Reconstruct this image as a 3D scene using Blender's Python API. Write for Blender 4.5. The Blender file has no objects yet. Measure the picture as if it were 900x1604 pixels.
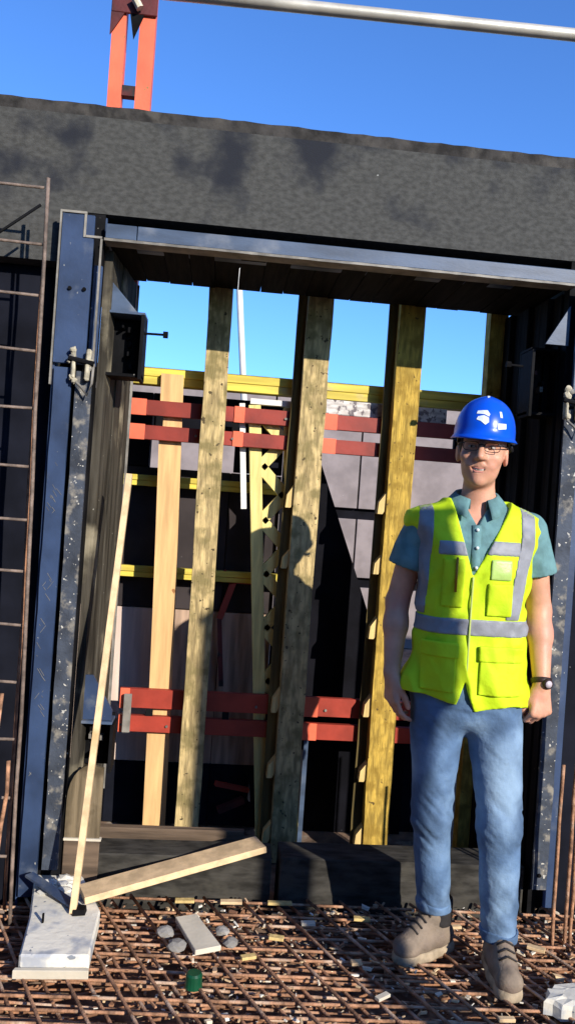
import bpy, bmesh, math, random
import numpy as np
from mathutils import Vector, Matrix
random.seed(7)
SC = bpy.context.scene
COL = SC.collection
R = math.radians

# ------------------------------------------------------------------ camera
cam_d = bpy.data.cameras.new('camera')
cam = bpy.data.objects.new('camera', cam_d)
COL.objects.link(cam)
SC.camera = cam
cam_d.sensor_fit = 'VERTICAL'
cam_d.sensor_height = 24.0
cam_d.lens = 24.0 * 1250.0 / 1604.0
cam_d.clip_start = 0.05
cam_d.clip_end = 500
YAW, ROLL = R(5), R(4)
_h = Vector((math.cos(YAW), -math.sin(YAW), 0)); _f = Vector((math.sin(YAW), math.cos(YAW), 0)); _z = Vector((0, 0, 1))
_r = _h * math.cos(ROLL) + _z * math.sin(ROLL)
_u = -_h * math.sin(ROLL) + _z * math.cos(ROLL)
cam.matrix_world = Matrix(((_r.x, _u.x, -_f.x, 0.0), (_r.y, _u.y, -_f.y, -3.0), (_r.z, _u.z, -_f.z, 1.45), (0, 0, 0, 1)))

# ------------------------------------------------------------------ daylight
SUN_AZ, SUN_EL = R(31), R(22.2)          # azimuth: from the -Y side (behind the camera) towards +X
world = bpy.data.worlds.new('World')
SC.world = world
world.use_nodes = True
wn = world.node_tree.nodes
sky = wn.new('ShaderNodeTexSky')
sky.sky_type = 'NISHITA'
sky.sun_disc = False
sky.sun_elevation = SUN_EL
sky.sun_rotation = R(180) - SUN_AZ       # rotation 0 = +Y, turning towards +X
sky.air_density = 0.8
sky.dust_density = 0.1
sky.ozone_density = 2.2
tint = wn.new('ShaderNodeMix'); tint.data_type = 'RGBA'; tint.blend_type = 'MULTIPLY'
tint.inputs[0].default_value = 1.0; tint.inputs[7].default_value = (0.72, 1.20, 1.85, 1)     # clear deep blue air, the same all round
world.node_tree.links.new(sky.outputs[0], tint.inputs[6])
world.node_tree.links.new(tint.outputs[2], wn['Background'].inputs[0])
wn['Background'].inputs[1].default_value = 0.125
sd = bpy.data.lights.new('sun', 'SUN')
sun = bpy.data.objects.new('sun', sd)
COL.objects.link(sun)
sd.energy = 4.9
sd.angle = R(0.5)
sd.color = (1.0, 0.93, 0.82)
to_sun = Vector((math.sin(SUN_AZ) * math.cos(SUN_EL), -math.cos(SUN_AZ) * math.cos(SUN_EL), math.sin(SUN_EL)))
sun.rotation_euler = to_sun.to_track_quat('Z', 'Y').to_euler()
sun.location = (4, -8, 6)
SC.view_settings.view_transform = 'Standard'
SC.view_settings.look = 'None'
SC.view_settings.gamma = 1.0
SC.view_settings.exposure = 0.35
SC.view_settings.use_curve_mapping = False

# ------------------------------------------------------------------ materials
def M(name, col, rough=0.65, metal=0.0, var=0.3, scale=6.0, stretch=(1, 1, 1), bump=0.25, bscale=60.0,
      stain=None, stain_scale=3.0, stain_lo=0.55, stain_hi=0.65, speck=None, speck_scale=40.0, speck_at=0.68,
      col2=None, detail=5.0, spec=0.4, stain_top=None):
    m = bpy.data.materials.new(name)
    m.use_nodes = True
    nt = m.node_tree; N = nt.nodes; L = nt.links
    p = N['Principled BSDF']
    p.inputs['Roughness'].default_value = rough
    p.inputs['Metallic'].default_value = metal
    p.inputs['Specular IOR Level'].default_value = spec
    tc = N.new('ShaderNodeTexCoord'); mp = N.new('ShaderNodeMapping'); mp.inputs['Scale'].default_value = stretch
    L.new(tc.outputs['Object'], mp.inputs[0])
    oi = N.new('ShaderNodeObjectInfo')
    mul = N.new('ShaderNodeMath'); mul.operation = 'MULTIPLY'; mul.inputs[1].default_value = 37.0
    L.new(oi.outputs['Random'], mul.inputs[0])
    def noise(sc, det=detail, coord=None):
        n = N.new('ShaderNodeTexNoise'); n.noise_dimensions = '4D'
        n.inputs['Scale'].default_value = sc; n.inputs['Detail'].default_value = det
        L.new(coord or mp.outputs[0], n.inputs['Vector']); L.new(mul.outputs[0], n.inputs['W'])
        return n
    def ramp(n, lo, hi):
        r = N.new('ShaderNodeMapRange'); r.inputs[1].default_value = lo; r.inputs[2].default_value = hi
        r.interpolation_type = 'SMOOTHSTEP'
        L.new(n.outputs['Fac'], r.inputs[0]); return r.outputs[0]
    def mix(fac, a, b):
        x = N.new('ShaderNodeMix'); x.data_type = 'RGBA'
        L.new(fac, x.inputs[0])
        for s, v in ((6, a), (7, b)):
            if isinstance(v, tuple): x.inputs[s].default_value = (*v[:3], 1)
            else: L.new(v, x.inputs[s])
        return x.outputs[2]
    lo = tuple(c * (1 - var) for c in col); hi = col2 or tuple(min(1, c * (1 + var)) for c in col)
    n1 = noise(scale)
    c = mix(ramp(n1, 0.3, 0.7), lo, hi)
    if stain:
        sn = noise(stain_scale, 6, tc.outputs['Object'])
        if stain_top:                                   # damp soot marks sit mostly along the top of the wall
            sx = N.new('ShaderNodeSeparateXYZ'); L.new(tc.outputs['Object'], sx.inputs[0])
            zr = N.new('ShaderNodeMapRange'); zr.inputs[1].default_value = stain_top[0]; zr.inputs[2].default_value = stain_top[1]; zr.inputs[3].default_value = -0.10; zr.inputs[4].default_value = stain_top[2]
            L.new(sx.outputs[2], zr.inputs[0])
            ad = N.new('ShaderNodeMath'); ad.operation = 'ADD'; L.new(sn.outputs['Fac'], ad.inputs[0]); L.new(zr.outputs[0], ad.inputs[1])
            class _o: outputs = {'Fac': ad.outputs[0]}
            sn = _o
        c = mix(ramp(sn, stain_lo, stain_hi), c, stain)
    if speck:
        c = mix(ramp(noise(speck_scale, 2, tc.outputs['Object']), speck_at, speck_at + 0.03), c, speck)
    L.new(c, p.inputs['Base Color'])
    if bump:
        b = N.new('ShaderNodeBump'); b.inputs['Strength'].default_value = bump; b.inputs['Distance'].default_value = 0.006
        L.new(noise(bscale, 4).outputs['Fac'], b.inputs['Height']); L.new(b.outputs[0], p.inputs['Normal'])
    return m

WZ = (9, 9, 0.8)      # grain running along z
WX = (0.8, 9, 9)      # grain running along x
MAT = dict(
    concrete=M('dark_concrete', (0.066, 0.066, 0.063), 0.92, var=0.24, scale=38, stretch=(1, 1, 1.6), bump=0.22, bscale=170, stain=(0.024, 0.026, 0.033), stain_scale=4.2, stain_lo=0.50, stain_hi=0.66, stain_top=(2.62, 2.99, 0.10), speck=(0.32, 0.32, 0.30), speck_scale=24, speck_at=0.755, detail=10, spec=0.08),
    lip=M('rough_top_edge', (0.036, 0.033, 0.031), 0.95, var=0.6, scale=16, bump=0.4, bscale=60, stain=(0.075, 0.068, 0.060), stain_scale=9, stain_lo=0.52, stain_hi=0.66, detail=9),
    navy=M('navy_board', (0.008, 0.009, 0.015), 0.8, var=0.4, scale=5, bump=0.1, speck=(0.12, 0.12, 0.12), speck_scale=45, speck_at=0.76, spec=0.08),
    steel_blue=M('blue_paint', (0.028, 0.050, 0.108), 0.45, var=0.35, scale=5, bump=0.1, stain=(0.10, 0.12, 0.16), stain_scale=7, stain_lo=0.58, stain_hi=0.7, speck=(0.30, 0.30, 0.28), speck_scale=60, speck_at=0.72),
    steel_spat=M('blue_paint_with_cement', (0.040, 0.050, 0.070), 0.75, var=0.45, scale=10, bump=0.5, stain=(0.24, 0.22, 0.185), stain_scale=24, stain_lo=0.52, stain_hi=0.70, speck=(0.50, 0.48, 0.43), speck_scale=75, speck_at=0.655),
    lintel=M('grey_blue_paint', (0.052, 0.080, 0.135), 0.5, var=0.3, scale=4, stretch=(1, 4, 4), bump=0.1, stain=(0.16, 0.18, 0.22), stain_scale=5, stain_lo=0.55, stain_hi=0.7, speck=(0.42, 0.38, 0.30), speck_scale=24, speck_at=0.74),
    rim=M('worn_steel_edge', (0.20, 0.185, 0.16), 0.6, var=0.4, scale=14, bump=0.2),
    black=M('black_steel', (0.006, 0.006, 0.007), 0.7, var=0.5, scale=9, bump=0.2, speck=(0.25, 0.24, 0.22), speck_scale=40, speck_at=0.74, spec=0.08),
    cement=M('cement_crust', (0.42, 0.38, 0.28), 0.95, var=0.5, scale=18, bump=0.9, bscale=50),
    jamb=M('weathered_jamb_wood', (0.050, 0.044, 0.034), 0.8, var=0.55, scale=5, stretch=WZ, bump=0.5, bscale=14, stain=(0.30, 0.26, 0.18), stain_scale=4, stain_lo=0.55, stain_hi=0.7, speck=(0.4, 0.38, 0.32), speck_scale=50, speck_at=0.73, spec=0.08),
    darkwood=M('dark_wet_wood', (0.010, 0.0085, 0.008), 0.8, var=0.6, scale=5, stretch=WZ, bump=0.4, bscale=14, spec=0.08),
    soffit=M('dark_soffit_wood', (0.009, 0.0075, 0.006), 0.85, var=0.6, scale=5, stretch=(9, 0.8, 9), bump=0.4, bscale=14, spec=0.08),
    post=M('rough_yellow_timber', (0.46, 0.345, 0.160), 0.85, var=0.45, scale=7, stretch=(9, 9, 1.6), bump=0.8, bscale=14, stain=(0.235, 0.185, 0.075), stain_scale=16, stain_lo=0.44, stain_hi=0.66, speck=(0.09, 0.065, 0.03), speck_scale=48, speck_at=0.66, detail=9),
    post2=M('golden_timber', (0.46, 0.305, 0.055), 0.85, var=0.40, scale=7, stretch=(9, 9, 1.6), bump=0.8, bscale=14, stain=(0.30, 0.19, 0.028), stain_scale=16, stain_lo=0.44, stain_hi=0.66, speck=(0.11, 0.07, 0.02), speck_scale=48, speck_at=0.68, detail=9),
    backing=M('brown_backing_timber', (0.11, 0.08, 0.025), 0.85, var=0.5, scale=4, stretch=WZ, bump=0.4, bscale=10),
    wedge=M('fresh_wood_chip', (0.62, 0.45, 0.18), 0.8, var=0.25, scale=6, stretch=WZ, bump=0.2),
    board=M('fresh_pine', (0.68, 0.42, 0.185), 0.75, var=0.2, scale=4, stretch=WZ, bump=0.2, bscale=10, speck=(0.33, 0.15, 0.05), speck_scale=17, speck_at=0.735),
    plank=M('pine_plank', (0.70, 0.50, 0.285), 0.75, var=0.22, scale=4, stretch=(5, 5, 5), bump=0.2, bscale=20, stain=(0.55, 0.37, 0.17), stain_scale=7, stain_lo=0.55, stain_hi=0.7),
    yellow=M('yellow_beam_paint', (0.66, 0.52, 0.075), 0.6, var=0.25, scale=3, stretch=WX, bump=0.2, bscale=12, stain=(0.5, 0.42, 0.2), stain_scale=6, stain_lo=0.56, stain_hi=0.7),
    lattice=M('lattice_yellow', (0.74, 0.61, 0.22), 0.7, var=0.25, scale=5, stretch=WZ, bump=0.2, bscale=12),
    redshade=M('shaded_red_paint', (0.25, 0.030, 0.018), 0.55, var=0.3, scale=6, bump=0.1),  # waler red darkened to hold the shade on the upper rails
    red=M('oxide_red_paint', (0.34, 0.040, 0.022), 0.55, var=0.3, scale=6, bump=0.1, speck=(0.4, 0.33, 0.3), speck_scale=38, speck_at=0.76),
    orange=M('orange_red_paint', (0.80, 0.145, 0.07), 0.55, var=0.15, scale=6, bump=0.1, speck=(0.25, 0.17, 0.06), speck_scale=45, speck_at=0.70),
    maroon=M('maroon_steel', (0.085, 0.012, 0.012), 0.6, var=0.4, scale=9, bump=0.2, stain=(0.02, 0.012, 0.012), stain_scale=12),
    darkply=M('dark_coated_ply', (0.040, 0.033, 0.034), 0.8, var=0.3, scale=5, bump=0.1, speck=(0.3, 0.29, 0.28), speck_scale=30, speck_at=0.77, spec=0.1),
    greyply=M('grey_ply', (0.25, 0.21, 0.205), 0.8, var=0.18, scale=5, bump=0.15, speck=(0.7, 0.66, 0.6), speck_scale=22, speck_at=0.76),
    pinkply=M('pale_pink_ply', (0.64, 0.50, 0.42), 0.8, var=0.15, scale=4, stretch=WZ, bump=0.15),
    brownply=M('brown_ply', (0.42, 0.29, 0.21), 0.85, var=0.35, scale=4, stretch=WZ, bump=0.2),
    paleplate=M('pale_blue_grey_plate', (0.36, 0.42, 0.46), 0.6, var=0.2, scale=5, bump=0.1),
    cream=M('cream_plate', (0.55, 0.47, 0.36), 0.7, var=0.2, scale=7, bump=0.1),
    void=M('shadow_sheet', (0.005, 0.005, 0.008), 0.75, var=0.4, scale=6, bump=0.2, speck=(0.05, 0.05, 0.05), speck_scale=50, speck_at=0.76, spec=0.08),  # black of the shadow sheet and of the panel backings
    blotch=M('blotchy_pale_board', (0.55, 0.52, 0.5), 0.8, var=0.3, scale=26, stretch=(1, 3, 3), bump=0.2, stain=(0.16, 0.14, 0.15), stain_scale=32, stain_lo=0.52, stain_hi=0.58),
    galv=M('galvanised_tube', (0.58, 0.54, 0.46), 0.42, metal=0.35, var=0.2, scale=6, bump=0.1),
    white=M('white_pole_paint', (0.75, 0.73, 0.68), 0.5, var=0.12, scale=9, bump=0.1),
    rust=M('rusty_rebar', (0.34, 0.175, 0.098), 0.85, var=0.55, scale=30, bump=0.7, bscale=160, stain=(0.60, 0.44, 0.32), stain_scale=9, stain_lo=0.52, stain_hi=0.68),
    rust2=M('dark_rusty_rebar', (0.27, 0.13, 0.068), 0.9, var=0.5, scale=30, bump=0.7, bscale=160),
    rebar=M('grey_brown_rebar', (0.17, 0.125, 0.10), 0.7, var=0.45, scale=25, bump=0.5, bscale=160),
    sill=M('dirty_brown_timber', (0.105, 0.072, 0.048), 0.85, var=0.5, scale=4, stretch=WX, bump=0.5, bscale=12, speck=(0.3, 0.25, 0.2), speck_scale=42, speck_at=0.74),
    sill2=M('grey_black_timber', (0.046, 0.043, 0.038), 0.9, var=0.5, scale=7, stretch=(1.5, 5, 5), bump=0.5, bscale=12, stain=(0.065, 0.06, 0.05), stain_scale=11, stain_lo=0.5, stain_hi=0.72, spec=0.08),
    slab=M('cement_splashed_board', (0.74, 0.70, 0.60), 0.9, var=0.15, scale=5, bump=0.5, bscale=35, stain=(0.36, 0.38, 0.42), stain_scale=10, stain_lo=0.5, stain_hi=0.66, speck=(0.22, 0.24, 0.27), speck_scale=34, speck_at=0.66),
    brown_sheet=M('mottled_brown_sheet', (0.155, 0.120, 0.075), 0.85, var=0.4, scale=5, stretch=WZ, bump=0.4, bscale=20, stain=(0.08, 0.06, 0.035), stain_scale=10, stain_lo=0.48, stain_hi=0.66, spec=0.1),
    tile=M('pale_offcut', (0.60, 0.54, 0.43), 0.85, var=0.12, scale=8, bump=0.2),
    stone=M('grey_rubble_stone', (0.27, 0.255, 0.235), 0.9, var=0.25, scale=14, bump=0.5),
    green=M('green_plastic', (0.004, 0.070, 0.030), 0.4, var=0.25, scale=20, bump=0.1),
    deck=M('dirty_deck', (0.17, 0.11, 0.075), 0.95, var=0.6, scale=9, bump=0.8, bscale=60, stain=(0.28, 0.23, 0.18), stain_scale=12, stain_lo=0.53, stain_hi=0.66, detail=8),
)

# ------------------------------------------------------------------ mesh helpers (all in world metres)
class MB:
    def __init__(s): s.v = []; s.f = []
    def add(s, v, f):
        o = len(s.v); s.v += [tuple(p) for p in v]; s.f += [tuple(i + o for i in q) for q in f]; return s
    def box(s, x0, x1, y0, y1, z0, z1, j=0.0):
        v = [(x + random.uniform(-j, j), y + random.uniform(-j, j), z + random.uniform(-j, j)) for z in (z0, z1) for y in (y0, y1) for x in (x0, x1)]
        return s.add(v, [(0, 2, 3, 1), (4, 5, 7, 6), (0, 1, 5, 4), (2, 6, 7, 3), (0, 4, 6, 2), (1, 3, 7, 5)])
    def bar(s, p, q, w, h, up=(0, 0, 1)):
        """rectangular bar from p to q, width w (across), height h (towards up)"""
        p, q = Vector(p), Vector(q); d = (q - p).normalized()
        a = d.cross(Vector(up)).normalized(); b = a.cross(d).normalized()
        v = [c + a * sx * w / 2 + b * sz * h / 2 for c in (p, q) for sz in (-1, 1) for sx in (-1, 1)]
        return s.add(v, [(0, 1, 3, 2), (4, 6, 7, 5), (0, 4, 5, 1), (2, 3, 7, 6), (0, 2, 6, 4), (1, 5, 7, 3)])
    def rod(s, pts, r, n=8):
        pts = [Vector(p) for p in pts]; rings = []; o = len(s.v)
        for i, p in enumerate(pts):
            d = (pts[min(i + 1, len(pts) - 1)] - pts[max(i - 1, 0)]).normalized()
            a = d.cross(Vector((0.31, 0.17, 0.93))).normalized(); b = d.cross(a)
            rr = r[i] if isinstance(r, (list, tuple)) else r
            for k in range(n):
                t = 2 * math.pi * k / n; s.v.append(tuple(p + a * rr * math.cos(t) + b * rr * math.sin(t)))
        for i in range(len(pts) - 1):
            for k in range(n):
                k2 = (k + 1) % n
                s.f.append((o + i * n + k, o + i * n + k2, o + (i + 1) * n + k2, o + (i + 1) * n + k))
        s.f.append(tuple(o + k for k in reversed(range(n)))); e = o + (len(pts) - 1) * n
        s.f.append(tuple(e + k for k in range(n)))
        return s
    def prism_y(s, poly, y0, y1):
        """polygon in (x, z), extruded along y"""
        n = len(poly); v = [(x, y0, z) for x, z in poly] + [(x, y1, z) for x, z in poly]
        f = [tuple(range(n)), tuple(reversed(range(n, 2 * n)))] + [(i, n + i, n + (i + 1) % n, (i + 1) % n) for i in range(n)]
        return s.add(v, f)
    def timber(s, x0, x1, y0, y1, z0, z1, amp=0.003, n=14):
        """upright sawn timber with uneven edges"""
        rings = []; ph = random.uniform(0, 6)
        for i in range(n + 1):
            z = z0 + (z1 - z0) * i / n
            wx = 0.006 * math.sin(z * 1.3 + ph)
            rings.append([(x0 + wx + random.uniform(-amp, amp), y0 + random.uniform(-amp, amp), z), (x1 + wx + random.uniform(-amp, amp), y0 + random.uniform(-amp, amp), z), (x1 + wx, y1, z), (x0 + wx, y1, z)])
        v = [p for r_ in rings for p in r_]; f = [(0, 3, 2, 1)]
        for i in range(n):
            for k in range(4):
                a = i * 4 + k; b = i * 4 + (k + 1) % 4; f.append((a, b, b + 4, a + 4))
        f.append((n * 4, n * 4 + 1, n * 4 + 2, n * 4 + 3))
        return s.add(v, f)
    def build(s, name, mat, parent=None, origin=None, bevel=0.0, smooth=False):
        me = bpy.data.meshes.new(name)
        o = bpy.data.objects.new(name, me); COL.objects.link(o)
        base = Vector((0, 0, 0)); own = Vector((0, 0, 0))
        if parent:
            q = parent
            while q: base += q.location; q = q.parent
        elif origin: own = Vector(origin); base = own
        me.from_pydata([tuple(Vector(p) - base) for p in s.v], [], s.f)
        bm = bmesh.new(); bm.from_mesh(me)
        bmesh.ops.recalc_face_normals(bm, faces=bm.faces)
        if bevel: bmesh.ops.bevel(bm, geom=[e for e in bm.edges], offset=bevel, segments=1, affect='EDGES', clamp_overlap=True)
        bm.to_mesh(me); bm.free()
        if smooth:
            for p in me.polygons: p.use_smooth = True
        me.materials.append(MAT[mat] if isinstance(mat, str) else mat)
        if parent: o.parent = parent
        else: o.location = own
        return o

def tag(o, label=None, cat=None, group=None, kind=None):
    if label: o['label'] = label
    if cat: o['category'] = cat
    if group: o['group'] = group
    if kind: o['kind'] = kind
    return o
def thing(name, label, cat, loc=(0, 0, 0), group=None):
    o = bpy.data.objects.new(name, None); COL.objects.link(o); o.location = loc; o.empty_display_size = 0.1
    return tag(o, label, cat, group)
def box(name, mat, parent, x0, x1, y0, y1, z0, z1, bevel=0.0, j=0.0):
    return MB().box(x0, x1, y0, y1, z0, z1, j).build(name, mat, parent, bevel=bevel)

# ------------------------------------------------------------------ ground
g = MB(); n = 60
def gx(i): t = i / n * 2 - 1; return math.copysign(abs(t) ** 3 * 60 + abs(t) * 2.5, t)
for j in range(n + 1):
    for i in range(n + 1):
        x, y = gx(i), gx(j)
        g.v.append((x, y, -0.105 + (random.uniform(-0.012, 0.012) if abs(x) < 3 and abs(y) < 3 else 0)))
for j in range(n):
    for i in range(n): g.f.append((j * (n + 1) + i, j * (n + 1) + i + 1, (j + 1) * (n + 1) + i + 1, (j + 1) * (n + 1) + i))
tag(g.build('ground', 'deck'), kind='structure')

# ------------------------------------------------------------------ the wall round the opening
wall = thing('concrete_wall', 'long dark grey rough wall with a blotched face, spanning over the opening under the sky', 'wall', (0.4, 0, -0.1))
m = MB()
def fascia(x0, x1, z0, z1, y0=0.0, y1=0.5): m.box(x0, x1, y0, y1, z0, z1)
m.prism_y([(-6, 2.31), (-0.632, 2.31), (-0.632, 2.50), (1.382, 2.50), (1.382, 2.31), (7, 2.31), (7, 2.855), (-6, 2.855)], 0.0, 0.5)
m.build('wall_face', 'concrete', wall)
# crumbly top edge, a touch proud of the face
m = MB(); N_ = 260; prof = []
for i in range(N_ + 1):
    x = -6 + 13 * i / N_
    prof.append((x, 2.897 + random.uniform(-0.0025, 0.0015), 2.8545 + random.uniform(-0.004, 0.0), -0.003 + random.uniform(-0.0015, 0.001)))
for x, zt, zb, y in prof: m.v += [(x, y + 0.006, zb), (x, y, zt), (x, 0.5, zt), (x, 0.5, zb)]
for i in range(N_):
    a = i * 4
    for k in range(4): m.f.append((a + k, a + (k + 1) % 4, a + 4 + (k + 1) % 4, a + 4 + k))
m.f += [(0, 1, 2, 3), (N_ * 4, N_ * 4 + 3, N_ * 4 + 2, N_ * 4 + 1)]
tag(m.build('top_edge', 'lip', wall), 'dark crumbling top edge of the wall')
for nm, x0, x1, lab in (('side_panel', -6, -0.632, 'navy black panel wall behind the rebar at the left edge'), ('side_panel', 1.382, 7, 'navy black panel wall to the right of the speckled right post')):
    t = thing(nm, lab, 'panel', ((x0 + x1) / 2, 0.1, -0.1))
    xs = np.linspace(x0, x1, 9)
    for a, b in zip(xs[:-1], xs[1:]): box('panel', 'navy', t, a + 0.003, b - 0.003, 0.08, 0.5, -0.1, 2.307, 0.003)

# ------------------------------------------------------------------ steel frame round the opening
lp = thing('steel_post', 'navy blue steel post with scratched paint at the left side of the opening', 'post', (-0.55, -0.03, -0.1), 'steel posts beside the opening')
box('web', 'black', lp, -0.612, -0.485, 0.0, 0.05, -0.1, 2.497)
box('cover_plate', 'steel_blue', lp, -0.627, -0.512, -0.062, -0.045, 1.93, 2.470, 0.002)
box('side_plate', 'steel_blue', lp, -0.510, -0.478, -0.030, -0.018, 1.93, 2.30, 0.002)
box('side_plate', 'steel_blue', lp, -0.630, -0.622, -0.044, 0.10, -0.05, 2.45, 0.001)
m = MB(); m.box(-0.628, -0.540, -0.066, -0.058, 2.472, 2.480); m.box(-0.548, -0.540, -0.066, -0.058, 2.388, 2.471); m.box(-0.539, -0.482, -0.066, -0.058, 2.388, 2.396)
m.box(-0.487, -0.480, -0.066, -0.058, 1.93, 2.387)
m.box(-0.634, -0.628, -0.066, -0.050, 1.85, 2.480)
m.build('edge_strip', 'rim', lp)
for x in (-0.583, -0.532): MB().rod([(x, -0.070, 2.20), (x, -0.060, 2.20)], 0.007).build('bolt_hole', 'black', lp)
fl = MB()
def flange(x0, x1, z0, z1, mat, label):
    f_ = MB(); k = 24
    for i in range(k + 1):
        z = z0 + (z1 - z0) * i / k
        f_.v += [(x0 + random.uniform(-0.0015, 0.0015), -0.062, z), (x1 + random.uniform(-0.0015, 0.0015), -0.062, z), (x1, -0.048, z), (x0, -0.048, z)]
    for i in range(k):
        for q in range(4): f_.f.append((i * 4 + q, i * 4 + (q + 1) % 4, i * 4 + 4 + (q + 1) % 4, i * 4 + 4 + q))
    f_.f += [(0, 1, 2, 3), (k * 4, k * 4 + 3, k * 4 + 2, k * 4 + 1)]
    o = f_.build('flange', mat, lp if x0 < 0 else rp); o['label'] = label; return o
flange(-0.618, -0.556, 0.00, 1.915, 'steel_blue', 'blue front flange')
flange(-0.540, -0.484, 0.10, 1.905, 'steel_spat', 'cement spattered grey front flange')
# pale scratches on the blue flange
m = MB()
for k in range(34):
    z = random.choice((0.45, 0.75, 0.95, 1.1, 1.42, 1.55)) + random.gauss(0, 0.05); x = random.uniform(-0.614, -0.580); l = random.uniform(0.006, 0.034); g_ = random.choice((-0.9, -0.7, -0.8, 0.9))
    m.bar((x, -0.0628, z), (x + l * 0.6, -0.0628, z + g_ * l), 0.0012, random.uniform(0.0008, 0.0018), (0, 1, 0))
o = m.build('paint_scratches', 'rim', lp); o['kind'] = 'stuff'
# cement-caked clamp halfway up
cl = thing('clamp', 'cement caked clamp on the left blue post below its cover plate', 'clamp', (-0.51, -0.08, 1.93), 'small clamps on the steel posts')
def clump(x, z, s, y=-0.085):
    m = MB(); ico = bmesh.new(); bmesh.ops.create_icosphere(ico, subdivisions=2, radius=s)
    v = [(x + p.co.x * random.uniform(.7, 1.2), y + p.co.y * 0.7, z + p.co.z * random.uniform(.7, 1.25)) for p in ico.verts]
    ico.verts.ensure_lookup_table(); f = [tuple(q.index for q in fc.verts) for fc in ico.faces]; ico.free(); return m.add(v, f)
def small_clamp(t, x0):
    box('jaw', 'cement', t, x0 - 0.040, x0 - 0.026, -0.095, -0.064, 1.875, 1.975, 0.004, 0.004)
    box('jaw', 'cement', t, x0 + 0.010, x0 + 0.026, -0.095, -0.064, 1.87, 1.98, 0.004, 0.004)
    MB().rod([(x0 - 0.05, -0.09, 1.945), (x0 + 0.04, -0.09, 1.93)], 0.010).build('pin', 'black', t)
    MB().rod([(x0 - 0.03, -0.085, 1.87), (x0 + 0.0, -0.09, 1.845), (x0 + 0.022, -0.09, 1.815), (x0 + 0.036, -0.085, 1.86), (x0 + 0.038, -0.085, 1.93)], 0.005).build('handle', 'rim', t, smooth=True)
    for k in range(9):
        clump(x0 + random.choice((-0.034, 0.02)) + random.uniform(-0.018, 0.018), random.uniform(1.865, 1.99), random.uniform(0.007, 0.017)).build('cement_crust', random.choice(('cement', 'cement', 'rim')), t)
small_clamp(cl, -0.515)
rp = thing('steel_post', 'blue grey steel post speckled with cement at the right edge beside the man', 'post', (1.33, -0.03, -0.1), 'steel posts beside the opening')
box('web', 'black', rp, 1.30, 1.38, 0.0, 0.05, -0.1, 2.497)
box('cover_plate', 'lintel', rp, 1.312, 1.378, -0.062, -0.045, 1.93, 2.388, 0.002)
flange(1.288, 1.345, 0.08, 1.915, 'steel_spat', 'cement speckled front flange')
box('side_plate', 'steel_blue', rp, 1.346, 1.380, -0.040, -0.028, 0.0, 1.915, 0.002)
MB().rod([(1.312, -0.066, 0.135), (1.312, -0.058, 0.135)], 0.008).build('bolt_hole', 'black', rp)
cl = thing('clamp', 'cement caked clamp on the right post above the shoulder of the man', 'clamp', (1.31, -0.08, 1.9), 'small clamps on the steel posts')
small_clamp(cl, 1.315)
li = thing('steel_lintel', 'long grey blue steel beam under the dark wall, over the top of the opening', 'lintel', (0.4, 0, 2.39))
box('web', 'steel_blue', li, -0.478, 1.30, 0.085, 0.12, 2.404, 2.497)
box('rib', 'steel_blue', li, -0.478, 1.306, -0.012, 0.084, 2.4045, 2.412)
box('web', 'steel_blue', li, -0.500, -0.480, 0.012, 0.03, 2.392, 2.49)
box('face_plate', 'lintel', li, -0.476, -0.364, -0.036, -0.014, 2.402, 2.455, 0.002)
box('face_plate', 'lintel', li, -0.361, 1.306, -0.036, -0.014, 2.402, 2.455, 0.002)
m = MB(); k = 60
for i in range(k + 1):
    x = -0.478 + (1.308 + 0.478) * i / k
    m.v += [(x, -0.043, 2.3915 + random.uniform(-.001, .0005)), (x, -0.043, 2.400 + random.uniform(-.001, .001)), (x, 0.03, 2.400), (x, 0.03, 2.3915)]
for i in range(k):
    for q in range(4): m.f.append((i * 4 + q, i * 4 + (q + 1) % 4, i * 4 + 4 + (q + 1) % 4, i * 4 + 4 + q))
m.f += [(0, 1, 2, 3), (k * 4, k * 4 + 3, k * 4 + 2, k * 4 + 1)]
tag(m.build('bottom_flange', 'rim', li), 'worn pale bottom flange')

# ------------------------------------------------------------------ timber lining of the opening
lin = thing('jamb_lining', 'weathered brown grey board lining on the left inner side of the opening', 'lining', (-0.44, 0.25, 0))
for k in range(5):
    y0 = 0.055 + k * 0.09; x = -0.458 + (y0 - 0.05) * 0.11
    m = MB(); xa = x + random.uniform(-0.003, 0.003); xb = xa + 0.0085
    z0 = -0.05
    m.add([(xa - 0.03, y0, z0), (xa, y0, z0), (xb, y0 + 0.086, z0), (xa - 0.03, y0 + 0.086, z0), (xa - 0.03, y0, 2.385), (xa, y0, 2.385), (xb, y0 + 0.086, 2.385), (xa - 0.03, y0 + 0.086, 2.385)],
          [(0, 3, 2, 1), (4, 5, 6, 7), (0, 1, 5, 4), (1, 2, 6, 5), (2, 3, 7, 6), (3, 0, 4, 7)])
    m.build('plank', 'jamb', lin)
box('back_strip', 'rim', lin, -0.412, -0.402, 0.506, 0.514, 0.2, 2.385)
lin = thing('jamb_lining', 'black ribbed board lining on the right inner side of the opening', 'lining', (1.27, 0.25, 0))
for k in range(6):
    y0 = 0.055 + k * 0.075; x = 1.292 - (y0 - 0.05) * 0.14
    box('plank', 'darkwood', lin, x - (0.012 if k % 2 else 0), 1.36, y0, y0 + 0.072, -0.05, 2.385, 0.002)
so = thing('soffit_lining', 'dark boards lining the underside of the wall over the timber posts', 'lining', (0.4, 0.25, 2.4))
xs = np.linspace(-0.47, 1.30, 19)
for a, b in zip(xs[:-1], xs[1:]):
    d = random.uniform(0, 0.004); box('plank', 'soffit', so, a + 0.0015, b - 0.0015, 0.035, 0.5, 2.402 + d, 2.45 + d)

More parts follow.
